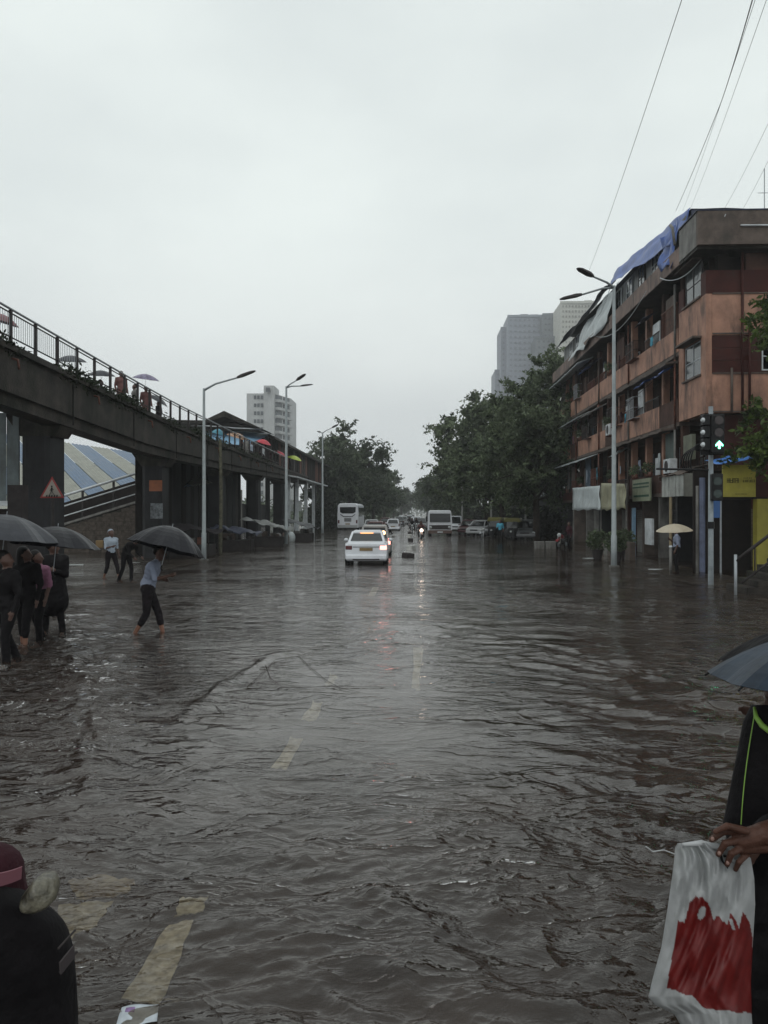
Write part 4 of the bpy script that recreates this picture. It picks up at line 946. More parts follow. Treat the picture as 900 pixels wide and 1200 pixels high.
# white tower, left
D = 300; a, b, c = W(289, 600, D), W(320, 600, D), W(341, 600, D+14)
t1 = thing('apartment_tower', 'pale apartment tower with balcony ledges behind the left street lamps', 'building', (a.x, a.y, 0), world=True)
zt = CAMZ+(600-461)/F*D; zt2 = CAMZ+(600-452)/F*D
def vbox(t, pts, z0, z1, name, m): k = M(); k.prism([(p.x, p.y) for p in pts], z0, z1, 'z'); return k.build(name, m, t)
dep = Vector((0, 14, 0))
vbox(t1, [a, b, c, c+dep, a+dep], -.3, zt, 'wall', TW)
a2, b2 = W(309, 600, D-.5), W(321, 600, D-.5); vbox(t1, [a2, b2, b2+dep*.8, a2+dep*.8], -.3, zt2, 'stair_core', TW)
hh = (zt-2)/15
facade(t1, (W(297, 600, D).x, a.y, 2), (1, 0, 0), 3, 15, (W(309, 600, D).x-W(297, 600, D).x)/3, hh, ww=.7, wh=.45)
ux = (c-b).normalized()
for j in range(15):
    for s in (.12, .55):
        p = b.lerp(c, s); q = b.lerp(c, s+.33); nrm = Vector((ux.y, -ux.x, 0)); z = 2+hh*j
        k = M(); k.prism([(p.x, p.y), (q.x, q.y), (q+nrm*1.6).to_tuple()[:2], (p+nrm*1.6).to_tuple()[:2]], z, z+1.0, 'z'); k.build('balcony', TW, t1)
        k = M(); k.prism([(p.x, p.y), (q.x, q.y), (q+nrm*.3).to_tuple()[:2], (p+nrm*.3).to_tuple()[:2]], z+1.0, z+hh-.2, 'z'); k.build('balcony_opening', WD, t1)
k = M(); p = W(312, 600, D-1); k.box(p.x, p.x+1.6, p.y-1, p.y-.2, zt2-2.6, zt2-1.0); k.build('window', WD, t1)
# grey towers, right
D = 480
def tower(x0, x1, top, D, m, lab, nx, name='office_tower', dep=25, wm=None, ww=.5, wh=.35, hz_=3.6, left=6):
    a, b = W(x0, 600, D), W(x1, 600, D); zt = CAMZ+(600-top)/F*D
    t = thing(name, lab, 'building', (a.x, a.y, 0), world=True)
    vbox(t, [a, b, b+Vector((0, dep, 0)), a+Vector((0, dep, 0))], -.3, zt, 'wall', m)
    nz = min(int((zt-30)/hz_), 28)
    if nx: facade(t, (a.x+.5, a.y, zt-1-nz*hz_), (1, 0, 0), nx, nz, (b.x-a.x-1)/nx, hz_, ww=ww, wh=wh, m=wm or WD)
    for i in range(3):
        xx = a.x+(b.x-a.x)*rr.uniform(.1, .7); k = M(); k.box(xx, xx+(b.x-a.x)*.2, a.y+4, a.y+9, zt+.01, zt+rr.uniform(.8, 2.2)); k.build('roof_box', m, t)
    k = M(); k.box(a.x-.2, b.x+.2, a.y-.25, a.y+.3, zt-.9, zt+.5); k.build('parapet', m, t)
    return t
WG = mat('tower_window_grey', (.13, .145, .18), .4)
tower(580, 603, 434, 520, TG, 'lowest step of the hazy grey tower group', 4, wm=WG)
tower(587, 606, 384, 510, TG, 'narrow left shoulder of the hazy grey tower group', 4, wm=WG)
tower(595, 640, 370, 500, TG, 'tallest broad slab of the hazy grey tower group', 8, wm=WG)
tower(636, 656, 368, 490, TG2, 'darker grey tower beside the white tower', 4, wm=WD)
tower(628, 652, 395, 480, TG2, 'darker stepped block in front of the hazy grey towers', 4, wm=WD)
tower(657, 700, 354, 460, mat('cream_tower_plaster', (.40, .40, .36), .7, var=.08, scale=.1), 'cream white tower speckled with small windows beside the orange building', 11, name='apartment_tower', wm=mat('tower_window_tan', (.16, .155, .13), .4), ww=.45, wh=.4, hz_=3.0)

# ================================================================== TREES
def tree(name, lab, base, H, R, cz, seed, leafm, n=22000, leaf=.22, squash=.85, lean=(0, 0), group='roadside trees', tr=.28, nclump=46, low=.32, cat='tree'):
    r = np.random.default_rng(seed); t = thing(name, lab, cat, base, group=group)
    k = M(); top = Vector((lean[0], lean[1], cz))
    k.tube([(0, 0, -.4), (lean[0]*.15+.05, lean[1]*.1, H*.12), (lean[0]*.5, lean[1]*.4, H*.32), tuple(top)], [tr*1.3, tr, tr*.75, tr*.3], 10); k.build('trunk', BARK, t, smooth=True)
    # clump centres through the volume, more on the shell
    d = r.normal(size=(nclump, 3)); d /= np.linalg.norm(d, axis=1)[:, None]; rad = r.random(nclump)**.45
    Rz = (H-H*low)/2; C = d*rad[:, None]*np.array([R*.82, R*.82, Rz*.84])*(1+.22*np.sin(d[:, :1]*5+seed)+.15*np.cos(d[:, 1:2]*7))
    C += np.array([lean[0], lean[1], H*low+Rz])
    b = M()
    for i in range(0, nclump, 2):
        s = Vector((lean[0]*.4, lean[1]*.3, H*.25)).lerp(top, r.random()*.7); e = Vector(C[i]); m_ = s.lerp(e, .5)+Vector((0, 0, .1*R))
        b.tube([s, m_, e], [tr*.32, tr*.18, .02], 6)
    b.build('limb', BARK, t, smooth=True)
    sz = R*(.09+.19*r.random(nclump)); idx = r.integers(0, nclump, n)
    dd = r.normal(size=(n, 3)); dd /= np.linalg.norm(dd, axis=1)[:, None]
    ctr = C.mean(0); D = r.normal(size=(nclump, 16, 3)); D /= np.linalg.norm(D, axis=2)[:, :, None]
    out_ = (C-ctr); out_ /= np.linalg.norm(out_, axis=1)[:, None]+1e-6; D = D+.75*out_[:, None, :]+np.array([0, 0, .12]); D /= np.linalg.norm(D, axis=2)[:, :, None]
    tw_ = r.integers(0, 16, n); t_ = r.random(n)**.75; Ln = (sz*1.9)[idx]*(.6+.5*np.sin(tw_*2.4+idx))
    P = C[idx]+D[idx, tw_]*(Ln*t_)[:, None]*np.array([1.1, 1.1, .8])+dd*(leaf*.9)
    P[:, 2] -= .10*Ln*t_**2
    P[:, 2] += .1*np.sin(P[:, 0]*3)
    V, Fq = leaves(P, leaf, r); np_mesh('crown', V, Fq, leafm, t); return t
B = lambda px, d: Vector((W(px, 600, d).x, W(px, 600, d).y, -.1))
tree('roadside_tree', 'big dark leafy tree hiding the far end of the orange building', B(628, 60), 12.0, 4.6, 7, 11, LEAF_R, 42000, .17, low=.17, nclump=150)
tree('roadside_tree', 'tall tree with airy feathered top on the right roadside', B(570, 84), 16.0, 5.3, 9.5, 12, LEAF_R, 42000, .22, lean=(-.6, 0), low=.16, nclump=150)
tree('roadside_tree', 'low spreading tree between the truck and the parked cars', B(588, 72), 9.5, 4.6, 6, 13, LEAF_R, 24000, .2, low=.2, nclump=90)
tree('roadside_tree', 'darker tree rising beside the upper floors of the orange building', B(645, 66), 16.2, 4.0, 9.5, 14, LEAF_R, 24000, .18, low=.3, nclump=80)
k = 20
for i, (px, d, H, R, lab) in enumerate(((528, 130, 13, 5.5, 'rounded tree beyond the oncoming truck'), (514, 180, 12.5, 5.5, 'hazy tree on the right side beyond the truck'), (505, 240, 12, 5.5, 'faint tree near the right edge of the gap in the trees'), (500, 320, 13, 6, 'faintest tree on the right of the far gap'), (548, 110, 12, 5.5, 'dense tree behind the thin pale pole on the right'))):
    tree('roadside_tree', lab, B(px, d), H, R, H*.6, 30+i, LEAF_L, 11000, .34, low=.14)
tree('roadside_tree', 'tall leafy tree behind the white bus on the left', B(412, 112), 14.6, 5.6, 9, 41, LEAF_L, 38000, .26, low=.16, lean=(-.8, 0), nclump=130)
tree('roadside_tree', 'dark tree behind the third street lamp on the left', B(391, 120), 11.5, 5.2, 8, 42, LEAF_L, 20000, .26, low=.12)
for i, (px, d, H, R, lab) in enumerate(((437, 140, 11.2, 5.0, 'tree just right of the tall tree behind the bus'), (450, 175, 11.5, 5.4, 'tree sloping down towards the far gap on the left'), (461, 230, 12, 5.6, 'hazy tree above the far white hatchback'), (470, 300, 12, 6, 'faint tree at the left of the far gap'), (478, 400, 12.5, 6.5, 'faintest tree closing the far end of the road'), (424, 150, 12, 5, 'shaded tree filling the space above the far cars'))):
    tree('roadside_tree', lab, B(px, d), H, R, H*.6, 50+i, LEAF_L, 11000, .34, low=.1)
# distant mass of greenery closing the road
r = np.random.default_rng(9); n = 26000
X = np.where(r.random(n) < .5, r.uniform(-60, -9, n), r.uniform(9, 70, n)); Y = r.uniform(150, 520, n); Z = np.abs(r.normal(0, 1, n))*2.6+.2
Z = np.minimum(Z, 9)*(.7+.3*np.sin(X*.3+Y*.07))
X[:5000] = r.uniform(-40, 40, 5000); Y[:5000] = r.uniform(520, 600, 5000); Z[:5000] = r.uniform(0, 11, 5000)
V, Fq = leaves(np.stack([X, Y, Z], 1), .7, r); o = np_mesh('distant_greenery', V, Fq, LEAF_L); tag(o, kind='stuff')
# near tree reaching in at the right edge
tree('roadside_tree', 'light green tree reaching in at the right edge above the yellow shop', W(935, 600, 25)*1.0-Vector((0, 0, 2.1)), 5.6, 2.1, 4.2, 61, LEAF_N, 9000, .12, low=.55, nclump=26, tr=.14)
tree('roadside_tree', 'upper leafy branches of the tree at the right edge of the orange building', W(948, 600, 26)*1.0-Vector((0, 0, 2.1)), 10.2, 2.35, 8, 62, LEAF_N, 9000, .12, low=.62, nclump=24, tr=.16)

# ================================================================== PEOPLE
def dist_seg(P, a, b, ra, rb):
    a = np.array(a); b = np.array(b); d = b-a; L2 = max((d**2).sum(), 1e-9)
    t = np.clip(((P-a)@d)/L2, 0, 1); q = a+t[:, None]*d
    return np.linalg.norm(P-q, axis=1)-(ra*(1-t)+rb*t)
BASEJ = dict(pel=(0, 0, .93), wst=(0, .0, 1.08), cl=(-.085, 0, 1.29), cr=(.085, 0, 1.29), neck=(0, 0, 1.42), hd=(0, .015, 1.565),
             shl=(-.19, 0, 1.37), shr=(.19, 0, 1.37), ell=(-.24, -.03, 1.10), elr=(.24, -.03, 1.10), wrl=(-.25, .06, .87), wrr=(.25, .06, .87),
             hipl=(-.095, 0, .90), hipr=(.095, 0, .90), knl=(-.10, .03, .49), knr=(.10, .03, .49), anl=(-.10, -.02, .09), anr=(.10, -.02, .09))
def person(name, lab, loc, rz, J=None, top=CLB, low=CLB, coat=0., shin_bare=False, sleeves=True, vox=.016, scale=1., hair=HAIR, group=None, hood=None, grip=(0, 0), skirt=0., foot=SKINF, hairlong=0, headdir=0., fat=1.):
    j = dict(BASEJ); j.update(J or {}); j = {a: Vector(b) for a, b in j.items()}
    C = []                                     # (a, b, ra, rb, material index) 0 skin 1 top 2 low 3 hair 4 feet
    def c(a, b, ra, rb, m_): C.append((Vector(a), Vector(b), ra, rb, m_))
    f_ = fat
    c(j['pel']+Vector((-.05, 0, 0)), j['pel']+Vector((.05, 0, 0)), .125*f_, .125*f_, 2)
    c(j['pel']+Vector((0, 0, .08)), j['wst'], .135*f_, .125*f_, 1)
    for s in ('cl', 'cr'): c(j['wst'], j[s], .115*f_, .125*f_, 1)
    c(j['cl'], j['cr'], .125*f_, .125*f_, 1)
    for s in 'lr':
        c(j['neck']+Vector((0, 0, -.03)), j['sh'+s], .07, .068, 1)
        c(j['sh'+s], j['el'+s], .062*f_, .046*f_, 1)
        c(j['el'+s].lerp(j['wr'+s], .02), j['wr'+s], .043 if sleeves else .039, .036 if sleeves else .027, 1 if sleeves else 0)
        c(j['hip'+s], j['kn'+s], .095*f_+skirt*.04, .066+skirt*.03, 2)
        if shin_bare:
            mid = j['kn'+s].lerp(j['an'+s], .45); c(j['kn'+s], mid, .066, .062, 2); c(mid, j['an'+s], .045, .034, 4)
        else: c(j['kn'+s], j['an'+s], .066, .056, 2)
        ft = j['an'+s]; fd = Vector((0, .17, -.055)); c(ft+Vector((0, -.04, -.04)), ft+fd, .036, .026, 4)
        c(ft, ft+fd*.6, .036, .03, 4)
    if coat: 
        c(j['wst'], j['pel']+Vector((0, 0, -.32*coat)), .15*f_, .20*f_, 1)
    c(j['neck']+Vector((0, 0, -.04)), j['hd']+Vector((0, -.01, -.04)), .054, .052, 0)
    R = Matrix.Rotation(headdir, 3, 'Z'); h = j['hd']
    def hp(x, y, z): return h+R @ Vector((x, y, z))
    c(hp(0, -.012, .035), hp(0, .012, -.01), .092, .084, 0)        # skull
    c(hp(0, .035, -.055), hp(0, .055, -.085), .062, .038, 0)       # jaw and chin
    c(hp(0, .082, .02), hp(0, .108, -.018), .012, .017, 0)         # nose
    c(hp(-.03, .078, -.052), hp(.03, .078, -.052), .014, .014, 0)  # lips
    for s in (-1, 1):
        c(hp(s*.082, -.005, .015), hp(s*.09, -.012, -.02), .016, .012, 0)   # ears
        c(hp(s*.03, .08, .026), hp(s*.045, .074, .03), .012, .01, 0)     # brow
    if hood: c(hp(0, -.03, .04), hp(0, -.01, -.08), .122, .11, 3)
    else:
        c(hp(0, -.03, .052), hp(0, -.02, .045), .098, .09, 3)
        if hairlong: c(hp(0, -.06, .0), hp(0, -.09, -.12-.1*hairlong), .075, .045, 3)
    # hands: palm, four fingers, thumb
    for n_, s in enumerate('lr'):
        w_ = j['wr'+s]; d = (w_-j['el'+s]).normalized(); side = Vector((-1 if s == 'l' else 1, 0, 0)); side = (side-d*side.dot(d)).normalized(); pn = d.cross(side).normalized()
        g_ = grip[n_]
        c(w_, w_+d*.055, .028, .034, 0)
        for q, (o_, L_) in enumerate(((-.027, .068), (-.009, .078), (.009, .074), (.027, .058))):
            b0 = w_+d*.075+pn*0+side.cross(d)*0+pn*o_; cd = (d*(1-g_)+(-side)*g_).normalized()
            b1 = b0+(d*.8+cd*.4).normalized()*L_*.5; b2 = b1+(cd*.9-side*g_*.6+d*(-g_)*.5).normalized()*L_*.5
            c(b0, b1, .0105, .0095, 0); c(b1, b2, .0095, .0075, 0)
        t0 = w_+d*.03+pn*.03; c(t0, t0+(d*.6+pn*.5-side*g_).normalized()*.05, .013, .010, 0)
    k = M()
    for a, b, ra, rb, m_ in C: k.cap(a, b, ra, rb, 12)
    me = bpy.data.meshes.new('tmp'); me.from_pydata(k.v, [], k.f); o = bpy.data.objects.new('tmp', me); COL.objects.link(o)
    md = o.modifiers.new('r', 'REMESH'); md.mode = 'VOXEL'; md.voxel_size = vox
    ms = o.modifiers.new('s', 'SMOOTH'); ms.factor = .5; ms.iterations = 2
    dg = bpy.context.evaluated_depsgraph_get(); ev = o.evaluated_get(dg); out = bpy.data.meshes.new_from_object(ev)
    bpy.data.objects.remove(o); bpy.data.meshes.remove(me)
    nv = len(out.vertices); V = np.zeros(nv*3, np.float32); out.vertices.foreach_get('co', V); V = V.reshape(-1, 3).astype(float)
    best = np.full(nv, 9.); mi = np.zeros(nv, int)
    for a, b, ra, rb, m_ in C:
        dd = dist_seg(V, a, b, ra, rb)-(.006 if m_ in (1, 2) else 0); msk = dd < best; best[msk] = dd[msk]; mi[msk] = m_
    # hair line: keep the face clear
    hv = (V-np.array(h)); Ri = np.array(R.transposed()); hv = hv@np.array(R)
    if not hood: face = (mi == 3) & (hv[:, 1] > .045) & (hv[:, 2] < .075); mi[face] = 0
    else: face = (mi == 3) & (hv[:, 1] > .075) & (hv[:, 2] < .06); mi[face] = 0
    # cloth folds
    wv = np.sin(V[:, 2]*55+V[:, 0]*38+V[:, 1]*20)*np.sin(V[:, 2]*21-V[:, 0]*30)*.004
    no = np.zeros(nv*3, np.float32); out.vertices.foreach_get('normal', no); no = no.reshape(-1, 3)
    cl = ((mi == 1) | (mi == 2)) & (vox < .03); V[cl] += no[cl]*wv[cl][:, None]
    out.vertices.foreach_set('co', V.astype(np.float32).ravel())
    for mm in (SKIN, top, low, hood or hair, foot): out.materials.append(mm)
    lt = np.array([p.vertices[0] for p in out.polygons]); out.polygons.foreach_set('material_index', mi[lt].astype(np.int32))
    out.polygons.foreach_set('use_smooth', [True]*len(out.polygons)); out.name = name
    root = bpy.data.objects.new(name, out); COL.objects.link(root)
    root.location = loc; root.rotation_euler = (0, 0, rz); root.scale = (scale,)*3; tag(root, lab, 'person', group)
    return root, j
def umbrella(lab, apex, R, drop, tilt=(0, 0), rz=0, m=UMB, shaft=.72, group='umbrellas in the rain', n=8, dots=None, name='umbrella'):
    u = thing(name, lab, 'umbrella', apex, group=group); u.rotation_euler = (tilt[0], tilt[1], rz)
    k = M(); nr = 7; na = n*6
    k.v.append((0, 0, 0))
    for i in range(1, nr+1):
        t = i/nr
        for a in range(na):
            th = 2*PI*a/na; s = math.sin(n*th/2)**2
            rr_ = R*t*(1-.10*s*t); z = -drop*(t**1.9)+ -.018*R*s*t
            k.v.append((rr_*math.cos(th), rr_*math.sin(th), z*1.15))
    for a in range(na): k.f.append((0, 1+a, 1+(a+1) % na)); k.mi.append(0)
    for i in range(nr-1):
        for a in range(na):
            k.f.append((1+i*na+a, 1+(i+1)*na+a, 1+(i+1)*na+(a+1) % na, 1+i*na+(a+1) % na)); k.mi.append(0)
    k.build('canopy', m, u, solid=.002)
    for q in range(n):
        th = 2*PI*q/n; k = M(); k.tube([(R*t*math.cos(th), R*t*math.sin(th), -1.15*drop*t**1.9-.008) for t in (0.02, .3, .6, .85, 1.02)], .0035, 5); k.build('rib', BLACK, u)
    k = M(); k.tube([(0, 0, .05), (0, 0, -shaft)], .006, 8); k.build('shaft', STEEL, u)
    k = M(); k.tube([(0, 0, -shaft), (0, 0, -shaft-.05), (.015, 0, -shaft-.08), (.04, 0, -shaft-.07)], .012, 8); k.build('handle', BLACK, u, smooth=True)
    return u
# ---- the wading man with the big umbrella, walking to the right
q = G(177, 741)
JW = dict(pel=(0, -.05, .90), wst=(0, -.02, 1.06), cl=(-.085, .04, 1.26), cr=(.085, .04, 1.26), neck=(0, .09, 1.38), hd=(0, .15, 1.51), shl=(-.18, .05, 1.33), shr=(.18, .05, 1.33),
          ell=(-.22, -.06, 1.08), wrl=(-.17, .16, 1.05), elr=(.22, .10, 1.08), wrr=(.10, .34, 1.14), hipl=(-.09, -.05, .88), hipr=(.09, -.05, .88),
          knl=(-.09, .10, .50), anl=(-.09, .20, .06), knr=(.09, -.06, .48), anr=(.09, -.27, .12))
person('person', 'barefoot man in a pale blue shirt wading right under a big dark umbrella', q+Vector((0, 0, -.14)), -PI/2+.15, JW, CLBLUE, CLD, shin_bare=True, sleeves=False, vox=.012, grip=(.5, .9))
a = W(202, 617, 13.4); umbrella('wide dark umbrella tilted over the barefoot wading man', a, .66, .34, (-.10, .26), .3, UMB, .68)
# ---- dark group on the left
def stand(px, py, rz, lab, **k):
    q = G(px, py); return person('person', lab, q+Vector((0, 0, -.15)), rz, **k)
JS = dict(knl=(-.12, .10, .50), anl=(-.13, .08, .1), knr=(.10, -.05, .50), anr=(.10, -.22, .12), wrr=(.12, .22, 1.15), elr=(.23, .06, 1.10))
stand(8, 773, 2.6, 'person in all black at the very left edge of the picture', J=JS, top=CLB, low=CLB, vox=.015, fat=1.22, headdir=2.2)
stand(30, 754, 3.0, 'person in a black top and loose black trousers under the left umbrella', J=dict(JS, anl=(-.10, .16, .1), knl=(-.09, .12, .5), anr=(.13, -.12, .1)), top=CLB, low=CLB, shin_bare=True, vox=.015, hairlong=1, fat=1.22, headdir=2.2)
stand(44, 748, 2.8, 'woman with a pink sleeve standing between the two black clad people', J=JS, top=CLPINK, low=CLB, scale=.95, vox=.015, hairlong=1, sleeves=False, fat=1.22, headdir=2.2)
stand(62, 738, 3.3, 'tall person in black whose trousers reach the water, right of the group', J=dict(knl=(-.13, .05, .5), anl=(-.18, .05, .1), knr=(.12, -.03, .5), anr=(.17, -.15, .1), wrl=(-.10, .22, 1.18), ell=(-.22, .05, 1.1)), top=CLB, low=CLB, scale=1.03, vox=.015, coat=.9, fat=1.35, headdir=2.0)
umbrella('wide grey black umbrella at the left edge with a bright wet panel', W(8, 603, 11.6), .80, .30, (-.03, .10), .2, UMBG, .7)
umbrella('black umbrella over the right side of the dark group', W(68, 617, 12.2), .66, .27, (-.04, .10), .5, UMB, .7)
# ---- people farther left
stand(130, 677, -2.2, 'man in a white cap and pale shirt stepping through water by the stalls', J=dict(JS, anl=(-.1, .3, .1), anr=(.1, -.25, .15), knl=(-.1, .2, .5)), top=CLWHITE, low=CLD, shin_bare=True, vox=.02, hair=CLWHITE, sleeves=False)
k = M(); q = G(119, 677); k.box(q.x-.16, q.x+.1, q.y-.1, q.y+.06, .95, 1.2); tag(k.build('shoulder_bag', mat('tan_cloth', (.20, .13, .06), .7, var=.2), bevel=.03), 'tan bag carried by the man in the white cap', 'bag')
stand(148, 679, -1.9, 'dark clothed person bending right behind the wading man', J=dict(JS, cl=(-.08, .18, 1.2), cr=(.08, .18, 1.2), neck=(0, .28, 1.28), hd=(0, .36, 1.38), shl=(-.18, .22, 1.24), shr=(.18, .22, 1.24), ell=(-.2, .25, .98), elr=(.2, .25, .98), wrl=(-.15, .45, .85), wrr=(.15, .4, .85)), vox=.02)
# ---- right side people
stand(793, 668, 1.3, 'person in a blue shirt under a cream umbrella by the shops', J=dict(elr=(.22, .08, 1.12), wrr=(.08, .22, 1.25)), top=CLBLUE, low=CLB, vox=.02, sleeves=False)
umbrella('small cream umbrella held by the person outside the shops', W(790, 614, 26.2), .62, .2, (.05, -.06), .1, CREAM, .6)
stand(586, 634, 2.9, 'man in a turquoise shirt pushing through water near the parked cars', J=JS, top=CLTEAL, low=CLB, vox=.03, sleeves=False)
# ---- people and umbrellas on the skywalk
def deck(px, X, dz=0): y = YX(px, X); return Vector((X, y, pz(y, 1)-.2+dz))
dk = [(28, -13.6, UMBG, None, 0), (83, -13.4, UMBG, CLD, 1), (118, -13.3, UMBG, CLD, 1), (142, -11.8, None, RUST, 0), (158, -12.2, None, GREYC, 0), (171, -11.9, 'p', CLMAR, 1), (186, -12.6, UMBG, CLD, 1)]
PURP = mat('purple_umbrella_nylon', (.10, .07, .16), .5, var=.6, scale=14, col2=(.2, .18, .26))
names = {83: ('walker on the skywalk under the first grey umbrella', 'first grey umbrella on the skywalk from the left'), 118: ('walker on the skywalk under the second grey umbrella', 'second grey umbrella on the skywalk, larger than the first'),
         142: ('walker in reddish brown on the skywalk without an umbrella',), 158: ('walker in grey on the skywalk left of the purple umbrella',), 171: ('walker in maroon under the purple umbrella on the skywalk', 'purple patterned umbrella raised highest on the skywalk'), 186: ('walker half hidden by the tilted grey umbrella on the skywalk', 'tilted grey umbrella just right of the purple one')}
BRN = mat('brown_pink_cloth', (.13, .055, .05), .8, var=.3)
for px, X, um, cl, _ in dk:
    if px == 28: continue
    p = deck(px, X); cl = BRN if px in (142, 171) else cl
    person('person', names[px][0], p, rr.uniform(0, 6), None, cl, CLD, vox=.03, coat=1 if px in (142, 171) else 0, scale=1.0)
    if um:
        tz = {83: 1.95, 118: 1.95, 171: 2.1, 186: 1.75}[px]
        umbrella(names[px][1], p+Vector((.05, -.1, tz+.12)), .58, .2, (.15 if px != 186 else .1, {171: .1, 186: .5}.get(px, 0)), .3, PURP if um == 'p' else um, .6)
p = deck(4, -11.9, 1.1); umbrella('pink umbrella at the far left end of the skywalk', p+Vector((0, 0, .3)), .5, .18, (0, .3), 0, mat('pink_umbrella_nylon', (.20, .07, .08), .5, var=.3), .6)
crowd = [(283, 'brownish clothed walker at the start of the far skywalk crowd'), (289, 'walker in grey among the far skywalk crowd'), (295, 'walker in white in the far skywalk crowd'), (301, 'walker in dark clothes in the far crowd'), (308, 'walker left of the red umbrella on the skywalk'), (316, 'walker beneath the red umbrella on the skywalk'), (324, 'walker between the two red umbrellas on the skywalk'), (334, 'walker beneath the far pink red umbrella'), (345, 'walker beneath the yellow green umbrella')]
pcl = [BRN, GREYC, CLWHITE, CLD, PALE, CLMAR, CLB, CLPINK, CLD]
base = None
for i, (px, lab) in enumerate(crowd):
    y = YX(px, -12.2-.25*(i % 3)); p = Vector((-12.2-.25*(i % 3), min(y, 79), pz(min(y, 79), 1)+.05))
    person('person', lab, p, rr.uniform(0, 6), None, pcl[i], CLD, vox=.045, coat=i % 2, scale=1.0)
REDU = mat('red_umbrella_nylon', (.45, .03, .05), .5); YGU = mat('yellow_green_umbrella_nylon', (.45, .55, .08), .5, var=.2)
for px, X, z, m_, R_, lab in ((310, -11.8, 1.85, REDU, .62, 'bright red umbrella on the far skywalk'), (329, -11.9, 1.55, REDU, .55, 'red and pink umbrella left of the yellow green one'), (346, -11.7, 1.7, YGU, .75, 'yellow green umbrella farthest along the skywalk'), (326, -12.4, 1.8, mat('pale_pink_nylon', (.35, .15, .18), .5), .5, 'pale pink umbrella behind the red ones'), (279, -12.3, 1.6, mat('pale_orange_sheet', (.35, .2, .12), .5), .75, 'pale orange umbrella behind the skywalk rail'), (257, -11.9, 1.1, mat('teal_nylon', (.05, .22, .3), .5), .4, 'small teal umbrella low behind the skywalk rail')):
    y = YX(px, X); y = min(y, 78); umbrella(lab, Vector((X, y, pz(y, 1)+.1+z)), R_, .26, (.2, .25), .4, m_, .6)
# ================================================================== VEHICLES (built facing +y, origin at the ground)
def loft(k, st):
    """stations: (y, [(x, z), ...]) half profiles mirrored"""
    o = len(k.v); n = None
    for y, prof_ in st:
        ring = [(x, y, z) for x, z in prof_]+[(-x, y, z) for x, z in reversed(prof_)]; n = len(ring); k.v += ring
    for i in range(len(st)-1):
        for a in range(n): k.f.append((o+i*n+a, o+i*n+(a+1) % n, o+(i+1)*n+(a+1) % n, o+(i+1)*n+a)); k.mi.append(k.cur)
    k.f.append(tuple(o+a for a in range(n))); k.f.append(tuple(o+(len(st)-1)*n+a for a in reversed(range(n)))); k.mi += [k.cur]*2
def wheel(t, x, y, r=.31, w_=.19, z=None):
    z = r if z is None else z
    k = M(); s = 1 if x > 0 else -1
    k.tube([(x-w_/2, y, z), (x-w_/2+.02, y, z), (x+w_/2-.02, y, z), (x+w_/2, y, z)], [r*.9, r, r, r*.9], 20); wh = k.build('wheel', RUBBER, t, smooth=False)
    k = M(); k.tube([(x+s*w_/2, y, z), (x+s*(w_/2+.01), y, z)], r*.6, 14); k.build('rim', STEEL, wh)
